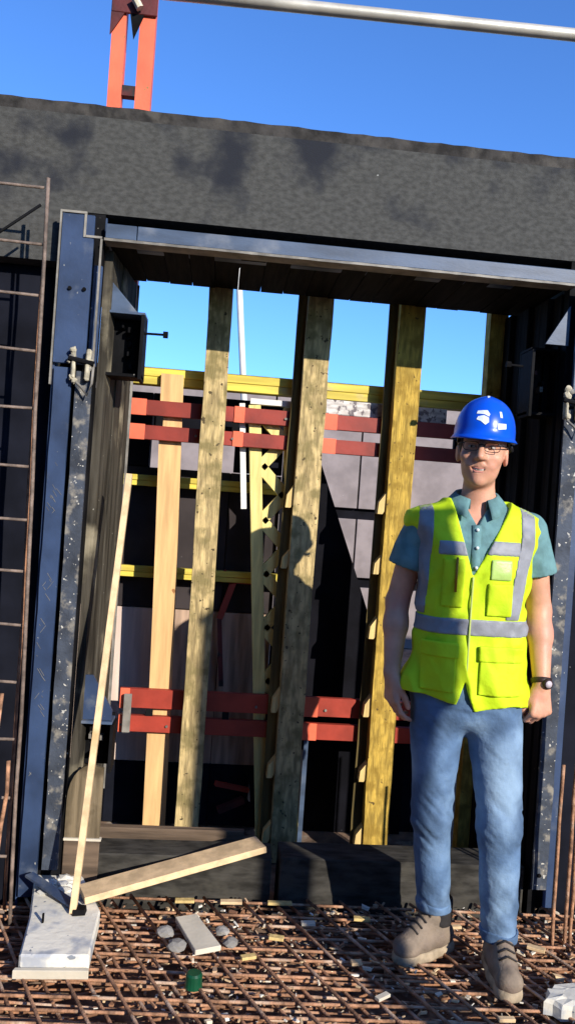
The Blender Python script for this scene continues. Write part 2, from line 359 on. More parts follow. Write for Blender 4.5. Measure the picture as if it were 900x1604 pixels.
# corner boxes of the formwork with their gusset plates
def corner_box(label, xa, xb, z0, z1, sx, gz, bolt=True, y0=0.06, gy=0.02):
    t = thing('corner_bracket', label, 'bracket', ((xa + xb) / 2, y0 + 0.05, z0), 'steel corner brackets in the opening')
    x0, x1 = min(xa, xb), max(xa, xb)
    box('back_plate', 'black', t, x0, x1, y0 + 0.10, y0 + 0.11, z0, z1)
    box('top_plate', 'lintel' if sx > 0 else 'black', t, x0, x1, y0, y0 + 0.10, z1 - 0.010, z1, 0.001)
    box('bottom_plate', 'black', t, x0, x1, y0, y0 + 0.10, z0, z0 + 0.012, 0.001)
    box('end_plate', 'black', t, (xb - 0.012) if sx > 0 else xb, xb if sx > 0 else xb + 0.012, y0 - 0.02, y0 + 0.098, z0 - 0.01, z1 - 0.012, 0.001)
    gp = MB().prism_y([(xa, z1 + 0.001), (xb - sx * 0.03, z1 + 0.001), (xa, gz)], y0 + gy, y0 + gy + 0.012)
    gp.build('gusset', 'lintel', t)
    for k in range(7):
        x = random.uniform(x0 + 0.02, x1 - 0.03); z = random.uniform(z0 + 0.03, z1 - 0.04); s = random.uniform(0.006, 0.016)
        box('fitting', random.choice(('black', 'black', 'rim', 'maroon')), t, x, x + s, y0 + 0.05 + random.uniform(0, .03), y0 + 0.099, z, z + s * random.uniform(1, 2.5))
    if bolt:
        MB().rod([(xb - 0.02, y0 + 0.02, z1 - 0.075), (xb + sx * 0.085, y0 + 0.02, z1 - 0.073)], 0.005).build('bolt', 'black', t)
        MB().rod([(xb + sx * 0.07, y0 + 0.02, z1 - 0.073), (xb + sx * 0.088, y0 + 0.02, z1 - 0.073)], 0.013, 6).build('bolt_nut', 'black', t)
    return t
corner_box('black steel corner bracket with a long bolt at the upper left of the opening', -0.478, -0.322, 1.918, 2.165, 1, 2.30)
corner_box('dark steel corner bracket with a grey gusset at the upper right of the opening', 1.300, 1.180, 1.90, 2.165, -1, 2.32, y0=0.05, gy=-0.07)
# lower left bracket: gusset below the box is mirrored, plate on top
t = thing('corner_bracket', 'blue and black steel corner bracket low on the left, half behind the leaning batten', 'bracket', (-0.45, 0.1, 0.42), 'steel corner brackets in the opening')
box('back_plate', 'black', t, -0.465, -0.34, 0.16, 0.17, 0.42, 0.62)
box('top_plate', 'lintel', t, -0.465, -0.34, 0.06, 0.159, 0.60, 0.61, 0.001)
box('end_plate', 'black', t, -0.345, -0.333, 0.05, 0.158, 0.42, 0.599, 0.001)
MB().prism_y([(-0.470, 0.612), (-0.470, 0.78), (-0.425, 0.78), (-0.345, 0.65), (-0.345, 0.612)], 0.080, 0.092).build('gusset', 'steel_blue', t)
for k in range(6):
    x = random.uniform(-0.45, -0.37); z = random.uniform(0.44, 0.57); box('fitting', random.choice(('black', 'rim', 'maroon')), t, x, x + 0.012, 0.11, 0.158, z, z + 0.018)
box('tie_bar', 'rim', t, -0.352, -0.318, 0.56, 0.575, 0.43, 0.60, 0.002)

# sill timbers
s_ = thing('sill_timber', 'grey black sill beam lying low across the left half of the opening', 'timber', (-0.1, 0.05, -0.1), 'sill timbers of the opening')
MB().box(-0.46, 0.30, 0.03, 0.18, -0.1, 0.125, 0.003).build('beam', 'sill2', s_, bevel=0.004)
s_ = thing('sill_timber', 'dirty brown sill board on edge behind the fallen plank on the left', 'timber', (-0.1, 0.3, -0.1), 'sill timbers of the opening')
MB().box(-0.47, 0.20, 0.27, 0.31, -0.1, 0.128, 0.003).build('board', 'sill', s_, bevel=0.003)
s_ = thing('sill_timber', 'mottled dark sill beam lying right of the fallen plank, under the middle posts', 'timber', (0.8, 0.05, -0.1), 'sill timbers of the opening')
MB().box(0.33, 1.28, 0.0, 0.16, -0.1, 0.142, 0.003).build('beam', 'sill2', s_, bevel=0.004)

po = thing('rounded_sheet', 'brown sheet with a rounded top, low on the left behind the batten', 'offcut', (-0.42, 0.02, -0.1))
arc = [(-0.480, 0.19)] + [(-0.480 + 0.128 * (1 - math.cos(t)) / 1.0 * 0.5 * 1.25, 0.33 + 0.13 * math.sin(t)) for t in np.linspace(0, 1.75, 8)] + [(-0.352, 0.45), (-0.352, 0.19)]
MB().prism_y([(float(a), float(b)) for a, b in arc], 0.012, 0.026).build('sheet', 'brown_sheet', po)  # brown sheet with a rounded top edge
box('edge_lath', 'tile', po, -0.482, -0.345, 0.004, 0.0275, 0.180, 0.1885, 0.001)
box('base_block', 'sill', po, -0.480, -0.350, 0.008, 0.027, -0.1, 0.179, 0.002)

# ------------------------------------------------------------------ timber posts standing in the opening
def post(label, x0, x1, mat, wedges, backing=True, z0=-0.1, y0=0.505):
    t = thing('timber_post', label, 'post', ((x0 + x1) / 2, y0 + 0.05, z0), 'timber posts in the opening')
    MB().timber(x0, x1, y0, y0 + 0.060, z0, 2.46).build('stud', mat, t, bevel=0.0015)
    if backing: MB().timber(x0 - 0.042, x1 - 0.06, y0 + 0.062, y0 + 0.080, z0, 2.46).build('backing_board', 'backing', t)
    for z in wedges:
        x = x0 - 0.004; h = random.uniform(0.085, 0.11)
        MB().prism_y([(x, z + h), (x - 0.030, z + h * 0.55), (x - 0.034, z), (x - 0.012, z), (x, z + 0.02)], y0 + 0.012, y0 + 0.060).build('wedge', 'wedge', t)
post('pale timber post, leftmost of the row in the opening, lit down to the sill', -0.097, 0.006, 'post', [], False)
post('pale timber post, second of the row, its lower half in the shadow of the man', 0.335, 0.447, 'post', (1.47, 1.20, 0.56, 0.27, -0.02))
post('golden yellow timber post, third of the row, just left of the man', 0.748, 0.860, 'post2', (1.47, 1.20, 0.91, 0.56, 0.27, -0.02))
post('golden brown timber post seen over the helmet and between the legs of the man', 1.165, 1.252, 'post2', (), False)

# ------------------------------------------------------------------ behind the posts: walers, girder, beams, panels
def waler(label, z_up, z_lo, x0, x1, lit_spans, mat, y0=0.594):
    t = thing('steel_waler', label, 'waler', ((x0 + x1) / 2, y0, z_lo[0]), 'steel walers behind the posts')
    for za, zb in (z_up, z_lo):
        h = zb - za
        box('rail', mat, t, x0, x1, y0, y0 + 0.006, za, zb, 0.001)
        m = MB(); m.box(x0, x1, y0 + 0.0065, y0 + 0.030, zb - 0.008, zb); m.box(x0, x1, y0 + 0.0065, y0 + 0.030, za, za + 0.008); m.build('rail_flange', mat, t)
        for k, (xa, xb) in enumerate(lit_spans):  # orange patches painted where sun strikes the rails between the posts
            xx = (xa, xb)
            tag(box('sunlit_patch', 'orange', t, xx[0], xx[1], y0 - 0.006, y0 - 0.001, za - 0.003, zb + 0.003, 0.001), 'bright orange patch for sunlight on the rail')
    for x in np.arange(x0 + 0.12, x1, 0.34): box('spacer', 'black', t, float(x), float(x) + 0.03, y0 + 0.002, y0 + 0.028, z_lo[1] - 0.004, z_up[0] + 0.004)
    for k in range(8):
        x = random.uniform(x0, x1); zz = random.choice((z_up[0], z_lo[0])); 
        MB().rod([(x, y0 - 0.008, zz + 0.03), (x, y0 - 0.001, zz + 0.03)], 0.006).build('rivet', 'rim', t)
    return t
waler('double steel waler in shade-darkened red, high up behind the timber posts, level with the helmet', (1.838, 1.905), (1.730, 1.793), -0.42, 1.30, ((-0.418, -0.345), (0.045, 0.092), (0.445, 0.512)), 'redshade')
waler('red double steel waler low down behind the timber posts, at the height of the hands', (0.533, 0.617), (0.427, 0.498), -0.375, 1.30, ((-0.372, -0.330), (0.45, 0.515)), 'red')

bd = thing('pine_board', 'upright fresh pine board standing behind the red walers on the left', 'board', (-0.18, 0.70, -0.1))
m = MB(); k = 14
for i in range(k + 1):
    z = -0.1 + (2.033 + 0.1) * i / k; x = -0.237 + (0.053 * -1) * (z / 2.03) + 0.004 * math.sin(z * 2)
    m.v += [(x, 0.628, z), (x + 0.1, 0.628, z), (x + 0.1, 0.650, z), (x, 0.650, z)]
for i in range(k):
    for q in range(4): m.f.append((i * 4 + q, i * 4 + (q + 1) % 4, i * 4 + 4 + (q + 1) % 4, i * 4 + 4 + q))
m.f += [(0, 3, 2, 1), (k * 4, k * 4 + 1, k * 4 + 2, k * 4 + 3)]
m.build('plank', 'board', bd)

lg = thing('lattice_girder', 'yellow timber lattice girder with zigzag web, leaning behind the second post', 'girder', (0.27, 0.72, -0.1))
def gxz(z): return 0.262 - (z - 0.117) * 0.0855      # left edge of the leaning girder
for off, w in ((0.0, 0.055), (0.160, 0.036)):
    m = MB(); m.bar((gxz(-0.1) + off + w / 2, 0.65, -0.1), (gxz(1.925) + off + w / 2, 0.65, 1.925), 0.046, w, (1, 0, 0)); m.build('chord', 'lattice', lg, bevel=0.002)
z = -0.06; s = 1
while z < 1.80:
    xa, xb = gxz(z) + 0.050, gxz(z) + 0.162
    p, q = ((xa, 0.65, z), (xb - 0.010, 0.65, z + 0.122)) if s > 0 else ((xb, 0.65, z), (xa - 0.010, 0.65, z + 0.122))
    MB().bar(p, q, 0.034, 0.052, (0, 0, 1)).build('web_bar', 'lattice', lg)
    z += 0.122; s = -s
MB().box(0.115, 0.30, 0.632, 0.668, 1.93, 1.955).build('cap', 'white', lg)

def ybeam(label, x0, x1, z0, z1, y0, y1):
    t = thing('yellow_beam', label, 'beam', ((x0 + x1) / 2, y0, z0), 'yellow timber beams behind the posts')
    h = (z1 - z0)
    box('top_chord', 'yellow', t, x0, x1, y0, y1, z1 - h * 0.52, z1, 0.002)
    box('bottom_chord', 'yellow', t, x0, x1, y0 + 0.004, y1 - 0.004, z0, z1 - h * 0.52 - 0.001, 0.002)
ybeam('long yellow beam along the top of the formwork, with the sky just above it', -0.60, 1.60, 1.985, 2.062, 0.656, 0.73)
ybeam('yellow beam crossing the dark panels at the top end of the leaning batten', -0.60, 0.40, 1.527, 1.578, 0.80, 0.85)
ybeam('lower yellow beam crossing the dark panels left of the pine board, below its twin', -0.60, 0.40, 1.096, 1.148, 0.80, 0.85)

fw = thing('formwork_wall', 'wall of dark, grey and pale plywood panels at the back of the opening', 'formwork', (0.4, 0.95, -0.1))
def pan(mat, x0, x1, z0, z1, label, y0=0.90): return tag(box('panel', mat, fw, x0, x1, y0, y0 + 0.04, z0, z1, 0.002), label)
for x0, x1 in ((-0.75, -0.452), (-0.449, -0.205), (-0.202, 0.05), (0.053, 0.30)):
    pan('darkply', x0, x1, 0.945, 1.62, 'black coated panel')
    pan('pinkply' if x0 < -0.2 and x1 < 0 else 'brownply', x0, x1, 0.20, 0.94, 'pale pink plywood panel' if x1 < 0 and x0 < -0.21 else 'brown plywood panel')
    pan('navy', x0, x1, -0.1, 0.195, 'black bottom panel')
pan('navy', -0.75, -0.345, 1.625, 1.98, 'black coated panel')
pan('navy', -0.342, -0.06, 1.775, 1.98, 'black coated panel')
pan('navy', -0.057, 0.30, 1.803, 1.98, 'black coated panel')
pan('navy', 0.063, 0.30, 1.625, 1.80, 'black coated panel')
pan('navy', 0.303, 1.26, -0.1, 0.695, 'black bottom panel')
pan('brownply', 1.263, 1.75, 0.3, 1.98, 'brown plywood panel')
MB().box(-0.75, -0.345, 0.945, 0.99, -0.1, 1.975).build('backing', 'void', fw)
MB().box(-0.344, 0.299, 0.945, 0.99, -0.1, 1.618).build('backing', 'void', fw)
gw = thing('grey_panel_wall', 'sunlit grey panel wall with dark joints, far behind the golden post', 'wall', (1.5, 6.6, -0.1))
for x0, x1 in ((-3.0, -0.62), (-0.60, 0.60), (0.62, 1.66), (1.68, 2.16), (2.18, 4.2)):
    for z0, z1 in ((-0.1, 0.60), (0.72, 1.42), (1.55, 2.88)):
        cr = x0 == 1.68 and z0 > 1.5
        o_ = box('panel', 'greyply', gw, x0, x1, 6.5, 6.56, z0, z1, 0.003)
tag(box('panel', 'cream', gw, 2.05, 2.30, 6.44, 6.495, 1.60, 2.12, 0.003), 'small cream board')
box('backing', 'void', gw, -3.0, 4.2, 6.57, 6.7, -0.1, 2.87)
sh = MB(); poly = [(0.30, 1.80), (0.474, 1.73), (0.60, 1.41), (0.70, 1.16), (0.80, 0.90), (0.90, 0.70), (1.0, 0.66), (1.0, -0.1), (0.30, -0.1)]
sh.prism_y(poly, 0.868, 0.876)  # dark sheet shaped as the slanting shadow between the posts
tag(sh.build('shadow_sheet', 'void', origin=(0.6, 0.87, -0.1)), 'black sheet standing in for a slanting shadow on the grey panels between the middle posts', 'sheet')
bl = MB(); k = 14
bl.box(0.46, 1.03, 0.640, 0.665, 1.910, 1.978, 0.003)
tag(bl.build('blotchy_board', 'blotch', origin=(0.7, 0.70, 1.91), bevel=0.003), 'narrow pale blotchy board under the top yellow beam right of the second post', 'board')
pl = MB().rod([(-0.053, 3.0, 4.0), (0.08, 3.0, 2.8), (0.214, 3.0, 1.6), (0.404, 3.0, -0.1)], 0.024, 10)
tag(pl.build('white_pole', 'white', origin=(0.404, 3.0, -0.1), smooth=True), 'slim white pole rising against the sky right of the leftmost timber post', 'pole')
lt = MB().bar((0.078, 0.65, 1.93), (0.118, 0.65, 1.45), 0.02, 0.026, (1, 0, 0))
tag(lt.build('white_lath', 'white', origin=(0.118, 0.65, 1.45), bevel=0.001), 'short white lath fixed along the left edge of the lattice girder', 'lath')
rb = thing('red_trestle', 'dark red steel trestle piece behind the girder, between the first two posts', 'trestle', (0.12, 0.81, 0.6))
m = MB().bar((0.09, 0.815, 1.108), (0.215, 0.815, 1.108), 0.02, 0.03); m.build('top_bar', 'red', rb)
MB().bar((0.09, 0.815, 1.125), (0.215, 0.815, 1.128), 0.024, 0.006).build('top_bar', 'rim', rb)
MB().bar((0.10, 0.815, 1.10), (0.045, 0.815, 0.92), 0.02, 0.03, (1, 0, 0)).build('leg', 'red', rb)
MB().bar((0.045, 0.815, 0.92), (0.075, 0.815, 0.60), 0.02, 0.022, (1, 0, 0)).build('leg', 'maroon', rb)
MB().bar((0.05, 0.815, 1.15), (0.093, 0.815, 1.09), 0.02, 0.02, (1, 0, 0)).build('lug', 'red', rb)
rd = MB().box(0.462, 0.482, 0.59, 0.60, -0.1, 0.42)
tag(rd.build('steel_flat', 'lintel', origin=(0.47, 0.595, -0.1)), 'thin grey steel flat standing against the right side of the second post', 'steel flat')
m = thing('red_debris', 'dark red steel scraps lying in the gloom behind the sill between the first two posts', 'scrap', (0.15, 0.75, -0.1))
MB().bar((0.08, 0.80, 0.14), (0.24, 0.84, 0.10), 0.03, 0.02).build('bar', 'red', m); MB().bar((0.10, 0.78, 0.02), (0.22, 0.82, 0.06), 0.03, 0.03).build('bar', 'maroon', m)

# orange strongback rising above the wall
sb = thing('steel_strongback', 'orange red double steel strongback standing above the wall against the sky', 'strongback', (-0.52, 0.65, 2.4))
for xa, xb in ((-0.612, -0.552), (-0.492, -0.424)):
    k = 10; dx = 0.0
    m = MB(); m.box(xa, xb, 0.60, 0.606, 2.3, 4.2); m.box(xa, xa + 0.006, 0.607, 0.66, 2.3, 4.2); m.box(xb - 0.006, xb, 0.607, 0.66, 2.3, 4.2)
    m.build('channel', 'orange', sb)
box('spacer', 'maroon', sb, -0.5515, -0.4925, 0.602, 0.64, 3.245, 3.29)
box('head_plate', 'maroon', sb, -0.618, -0.418, 0.585, 0.597, 3.60, 3.80, 0.003)
MB().prism_y([(-0.618, 3.599), (-0.56, 3.599), (-0.60, 3.53), (-0.618, 3.50)], 0.586, 0.596).build('head_plate', 'maroon', sb)
MB().prism_y([(-0.535, 3.599), (-0.475, 3.599), (-0.515, 3.49)], 0.586, 0.596).build('head_plate', 'black', sb)
MB().rod([(-0.52, 0.56, 3.66), (-0.49, 0.56, 3.61)], 0.018).build('hook', 'cement', sb)
# scaffold tube across the top right
tb = MB().rod([(-0.6, 0.0, 3.332), (0.2, 0.0, 3.352), (1.249, 0.0, 3.374), (3.0, 0.0, 3.41)], 0.0235, 20)
tag(tb.build('scaffold_tube', 'galv', origin=(0.6, 0, 3.36), smooth=True), 'pale galvanised scaffold tube crossing the blue sky above the wall', 'tube')

# ------------------------------------------------------------------ rebar
def lean(x, z): return x
lb = thing('rebar_ladder', 'upright rebar cage with evenly spaced cross bars in front of the left panel wall', 'rebar', (-0.7, -0.2, -0.1))
def bent(p, q, r, n=8, amp=0.004):
    p, q = Vector(p), Vector(q); out = []
    for i in range(n + 1):
        a = p.lerp(q, i / n); out.append(a + Vector((random.uniform(-amp, amp), random.uniform(-amp, amp), random.uniform(-amp, amp))))
    return MB().rod(out, r, 6)
for z in (2.503, 2.308, 2.135, 1.944, 1.745, 1.549, 1.364, 1.19, 1.005, 0.809, 0.61, 0.41, 0.21, 0.02):
    bent((-2.4, -0.2, z + 0.01), (-0.63 - (z - 0.15) * 0.014, -0.2, z - 0.004), 0.0052, 10, 0.003).build('cross_bar', 'rebar', lb, smooth=True)
for x, r in ((-0.618, 0.0068), (-0.95, 0.007), (-1.35, 0.007), (-1.75, 0.007), (-2.2, 0.007)):
    bent((x + 0.014, -0.21, -0.1), (x - 0.036, -0.21, 2.53), r, 10, 0.003).build('upright_bar', 'rebar', lb, smooth=True)
bent((-0.642, -0.16, 0.0), (-0.662, -0.16, 2.49), 0.006, 10, 0.004).build('upright_bar', 'rust2', lb, smooth=True)
MB().rod([(-0.672, -0.2, 2.44), (-0.80, -0.21, 2.33), (-0.9, -0.21, 2.30)], 0.005, 6).build('diagonal_tie', 'black', lb, smooth=True)
starts = [(1.296, -0.25, 0.62), (1.331, -0.27, 0.95), (1.36, -0.25, 0.80), (1.405, -0.24, 1.0), (1.48, -0.26, 0.9)]
rl = ['short rusty starter bar at the foot of the right post, nearest the post', 'tall rusty starter bar standing beside the right post at the right edge', 'rusty starter bar standing between its neighbours at the right edge', 'rusty starter bar standing just outside the right edge', 'rusty starter bar farthest right along the wall']
for (x, y, h), lab in zip(starts, rl):
    tag(bent((x, y, -0.1), (x - 0.006, y, h), 0.007, 7, 0.003).build('starter_bar', 'rust', origin=(x, y, -0.1), smooth=True), lab, 'rebar', 'rebar starter bars at the right')
lbb = thing('loose_rebar', 'rusty rods standing at the lower left edge in front of the cage', 'rebar', (-0.68, -0.3, -0.1))
for x, h in ((-0.70, 0.78), (-0.735, 0.9), (-0.665, 0.55)):
    bent((x, -0.27, -0.1), (x + 0.03, -0.26, h), 0.007, 6, 0.006).build('rod', 'rust', lbb, smooth=True)

def mat_thing(label, ang, pitch, z, r, mat, u0, u1, v0, v1, jit=0.006):
    """a layer of parallel bars: direction ang, bars offset along the normal"""
    c, s = math.cos(ang), math.sin(ang)
    t = thing('rebar_mat', label, 'rebar mat', (0.4, -0.6, z), 'layers of reinforcing bars on the deck')
    v = v0
    while v < v1:
        vv = v + random.uniform(-jit, jit); a = random.uniform(-0.006, 0.006); zz = z + random.uniform(-0.005, 0.005)
        pts = []
        for i in range(7):
            u = u0 + (u1 - u0) * i / 6
            x, y = c * u - s * (vv + a * u), s * u + c * (vv + a * u)
            pts.append((x, y, zz + random.uniform(-0.002, 0.002)))
        # keep bars in front of the wall
        out = []                                     # keep the bars in front of the wall
        for p, q in zip(pts[:-1], pts[1:]):
            if p[1] < -0.015: out.append(p)
            if (p[1] < -0.015) != (q[1] < -0.015):
                t__ = (-0.015 - p[1]) / (q[1] - p[1]); out.append(tuple(p[i] + (q[i] - p[i]) * t__ for i in range(3)))
        if pts[-1][1] < -0.015: out.append(pts[-1])
        pts = out
        if len(pts) >= 2:
            MB().rod(pts, r, 6).build('bar', mat, t, smooth=True)
        v += pitch
    return t
mat_thing('slanting top layer of rusty bars running across the deck towards the wall', R(-64.8), 0.118, -0.008, 0.0056, 'rust', -1.4, 2.4, -1.5, 2.1)
mat_thing('upper layer of rusty bars running along the wall', R(-1.5), 0.072, -0.019, 0.0052, 'rust', -1.3, 2.6, -1.55, -0.03, 0.012)
mat_thing('second slanting layer of rusty bars, a hand below the top one', R(-64.0), 0.118, -0.031, 0.0056, 'rust', -1.4, 2.4, -1.44, 2.1)
mat_thing('second layer of rusty bars running along the wall, between the slanting layers', R(-4.5), 0.066, -0.041, 0.0050, 'rust', -1.3, 2.6, -1.52, 0.1, 0.012)
mat_thing('bottom layer of dark rusty bars crossing obliquely under the boots of the man', R(22), 0.10, -0.052, 0.0050, 'rust2', -1.3, 2.6, -1.7, 0.3, 0.012)
mat_thing('lowest layer of dark rusty bars lying nearly along the wall', R(3), 0.08, -0.064, 0.0050, 'rust2', -1.3, 2.6, -1.7, 0.1, 0.012)

# rubble lying between the bars: crumbs, splinters, off-cuts
rub = MB(); cols = []
pal = [(0.70, 0.60, 0.45), (0.50, 0.33, 0.2), (0.75, 0.70, 0.60), (0.38, 0.20, 0.11), (0.28, 0.14, 0.08), (0.62, 0.44, 0.25), (0.20, 0.11, 0.07), (0.42, 0.28, 0.2), (0.34, 0.17, 0.09)]
for k in range(8000):
    x = random.uniform(-1.3, 2.0); y = -random.random() ** 1.25 * 1.5 - 0.03; z = random.uniform(-0.095, -0.018)
    dens = 0.45 + 0.55 * (x > -0.15)
    if random.random() > dens: continue
    if k % 7 == 0 and x > 0.0 and y > -0.75: z = random.uniform(-0.020, -0.002)
    L_ = random.uniform(0.006, 0.020) * random.choice((1, 1, 1, 1, 2.0)); w = L_ * random.uniform(0.15, 0.6); h = w * random.uniform(0.3, 0.8); a = random.uniform(0, math.pi); tl = random.uniform(-0.35, 0.35)
    ca, sa = math.cos(a), math.sin(a); v = []
    for dz in (-1, 1):
        for dx, dy in ((-1, -1), (1, -1), (1, 1), (-1, 1)):
            px_, py_ = dx * L_ / 2 * random.uniform(.7, 1.1), dy * w / 2 * random.uniform(.6, 1.1)
            v.append((x + ca * px_ - sa * py_, y + sa * px_ + ca * py_, z + dz * h / 2 + px_ * tl))
    if max(p[1] for p in v) > -0.005: continue
    rub.add(v, [(0, 3, 2, 1), (4, 5, 6, 7), (0, 1, 5, 4), (1, 2, 6, 5), (2, 3, 7, 6), (3, 0, 4, 7)])
    cols.append(random.choice(pal) if z < -0.02 else random.choice(pal[:3] + pal[5:6]))
rm = bpy.data.materials.new('rubble_mix'); rm.use_nodes = True
at_ = rm.node_tree.nodes.new('ShaderNodeAttribute'); at_.attribute_name = 'chip'
rm.node_tree.links.new(at_.outputs['Color'], rm.node_tree.nodes['Principled BSDF'].inputs['Base Color'])
rm.node_tree.nodes['Principled BSDF'].inputs['Roughness'].default_value = 0.9
me = bpy.data.meshes.new('rubble'); me.from_pydata(rub.v, [], rub.f)
ca_ = me.color_attributes.new('chip', 'FLOAT_COLOR', 'POINT')
ca_.data.foreach_set('color', np.repeat(np.array([(*c, 1) for c in cols], dtype=np.float32), 8, axis=0).ravel())
me.materials.append(rm)
o = bpy.data.objects.new('rubble', me); COL.objects.link(o); tag(o, 'wood splinters, crumbs and grit scattered between the bars', 'rubble', kind='stuff')

# ------------------------------------------------------------------ things lying on the deck
def quad_slab(poly, z0, z1, jz=0.0):
    m = MB(); n = len(poly); zz = [random.uniform(-jz, jz) for _ in poly]
    m.v = [(x, y, z0) for x, y in poly] + [(x, y, z1 + d) for (x, y), d in zip(poly, zz)]
    m.f = [tuple(reversed(range(n))), tuple(range(n, 2 * n))] + [(i, (i + 1) % n, n + (i + 1) % n, n + i) for i in range(n)]
    return m
fb = thing('foot_board', 'cement splashed pale board lying at the foot of the left post', 'board', (-0.43, -0.25, 0))
quad_slab([(-0.503, -0.53), (-0.294, -0.525), (-0.300, -0.25), (-0.400, 0.0), (-0.575, -0.0), (-0.525, -0.30)], 0.0, 0.055).build('board', 'slab', fb, bevel=0.006)
quad_slab([(-0.515, -0.555), (-0.290, -0.550), (-0.292, -0.532), (-0.511, -0.537)], -0.005, 0.022).build('front_lath', 'tile', fb, bevel=0.002)
for k in range(14):
    x = random.uniform(-0.53, -0.43); y = random.uniform(-0.14, -0.02)
    m = MB(); ico = bmesh.new(); bmesh.ops.create_icosphere(ico, subdivisions=1, radius=random.uniform(0.015, 0.032))
    m.add([(x + p.co.x * random.uniform(.7, 1.3), y + p.co.y * random.uniform(.7, 1.3), 0.06 + p.co.z * random.uniform(.3, .6)) for p in ico.verts], [tuple(q.index for q in f.verts) for f in ico.faces]); ico.free()
    m.build('cement_lump', 'slab', fb)
box('nail', 'black', fb, -0.476, -0.470, -0.345, -0.335, 0.056, 0.085)
st = thing('blue_strip', 'short dark blue strip lying across the pale foot board', 'strap', (-0.46, -0.2, 0.06))  # dark blue strip across the board
MB().bar((-0.575, -0.10, 0.10), (-0.365, -0.27, 0.066), 0.035, 0.008).build('strap', 'steel_blue', st)
MB().box(-0.385, -0.345, -0.295, -0.255, 0.057, 0.075, 0.003).build('end_lug', 'black', st)
bt = MB().bar((-0.388, -0.275, 0.058), (-0.331, -0.02, 1.548), 0.022, 0.03, (0, -1, 0))
tag(bt.build('wood_batten', 'plank', origin=(-0.388, -0.275, 0.058), bevel=0.001), 'thin pale wood batten leaning upright against the left side of the opening', 'batten')
fp = MB()
fp.bar((-0.375, -0.185, 0.075), (0.255, 0.05, 0.172), 0.105, 0.024)
tag(fp.build('floor_plank', 'plank', origin=(-0.05, -0.07, 0.1), bevel=0.002), 'pale pine plank lying slanted from the foot of the batten up onto the sill', 'plank')
tl = quad_slab([(-0.047, -0.208), (0.026, -0.183), (0.112, -0.385), (0.028, -0.418)], 0.0, 0.018)
tag(tl.build('wood_offcut', 'tile', origin=(0.03, -0.3, 0), bevel=0.002), 'flat pale rectangular offcut lying on the bars left of centre', 'offcut')
def stone(label, x, y, s, mat='stone', flat=0.6):
    m = MB(); ico = bmesh.new(); bmesh.ops.create_icosphere(ico, subdivisions=2, radius=s)
    m.add([(x + p.co.x * random.uniform(.8, 1.2), y + p.co.y * random.uniform(.8, 1.2), s * flat * 0.9 - 0.012 + p.co.z * flat * random.uniform(.8, 1.1)) for p in ico.verts], [tuple(q.index for q in f.verts) for f in ico.faces]); ico.free()
    tag(m.build('rubble_stone', mat, origin=(x, y, 0)), label, 'stone', 'loose stones on the bars')
stone('grey stone just left of the pale offcut, the farther of two', -0.075, -0.285, 0.030)
stone('pale grey stone left of the pale offcut, nearer the camera', -0.035, -0.365, 0.032)
stone('grey stone touching the right end of the pale offcut', 0.115, -0.265, 0.026)
stone('small pale stone right of the pale offcut near the green cap', 0.145, -0.335, 0.026)
gc = thing('plastic_cap', 'small dark green plastic cap lying on the bars in front of the pale offcut', 'cap', (0.03, -0.57, 0))
m = MB().rod([(0.028, -0.57, -0.008), (0.028, -0.57, 0.030), (0.028, -0.57, 0.036)], [0.027, 0.025, 0.020], 16); m.build('cap', 'green', gc)
cb = thing('concrete_spacer', 'white grey broken block at the lower right corner in front of the boot', 'block', (1.15, -0.65, 0))
def rough_block(poly, z1, n=4):
    m = MB(); c = np.mean(poly, 0); k = len(poly); ring = []
    for i in range(k):
        p, q = np.array(poly[i]), np.array(poly[(i + 1) % k])
        for t in np.arange(n) / n: ring.append(p + (q - p) * t + np.array([random.gauss(0, 0.004), random.gauss(0, 0.004)]))
    L_ = len(ring)
    for sc, z in ((1.0, -0.02), (1.0, z1 - 0.012), (0.95, z1), (0.6, z1 + 0.003)):
        for p in ring: v = c + (p - c) * (sc + random.uniform(-0.015, 0.015)); m.v.append((float(v[0]), float(v[1]), z + random.uniform(-0.004, 0.004)))
    for r_ in range(3):
        for i in range(L_): m.f.append((r_ * L_ + i, r_ * L_ + (i + 1) % L_, (r_ + 1) * L_ + (i + 1) % L_, (r_ + 1) * L_ + i))
    m.f += [tuple(reversed(range(L_))), tuple(range(3 * L_, 4 * L_))]
    return m
rough_block([(1.09, -0.655), (1.15, -0.585), (1.32, -0.56), (1.38, -0.68), (1.26, -0.715), (1.18, -0.715)], 0.030).build('block', 'slab', cb)
rough_block([(1.12, -0.80), (1.16, -0.765), (1.33, -0.75), (1.35, -0.90), (1.13, -0.93)], 0.024).build('block', 'slab', cb)
chips = [(0.60, -0.62, 0.05, 0.6), (0.55, -0.44, 0.035, 0.1), (0.30, -0.30, 0.05, -0.2), (0.42, -0.20, 0.05, 0.05), (0.62, -0.16, 0.06, -0.1), (0.20, -0.42, 0.05, 0.3), (1.20, -0.33, 0.06, -0.5), (0.95, -0.72, 0.05, 0.0), (0.15, -0.06, 0.08, 0.03), (-0.02, -0.06, 0.07, 0.05), (0.33, -0.06, 0.09, 0.0), (0.95, -0.2, 0.05, 0.1)]
wh = ['between the offcut and the boots', 'by the back boot', 'near the stones', 'under the right sill', 'behind the back boot', 'right of the green cap', 'right of the front boot', 'before the front boot', 'in front of the fallen plank end', 'under the fallen plank', 'at the dark sill', 'between the two legs']
for (x, y, l, a), w_ in zip(chips, wh):
    d = Vector((math.cos(a), math.sin(a), 0)) * l / 2; c = Vector((x, y, 0.002))
    tag(MB().bar(c - d, c + d, random.uniform(0.016, 0.026), 0.010).build('wood_chip', random.choice(('wedge', 'tile', 'plank')), origin=tuple(c), bevel=0.001), 'pale splinter of wood lying on the bars ' + w_, 'wood chip', 'wood chips on the bars')

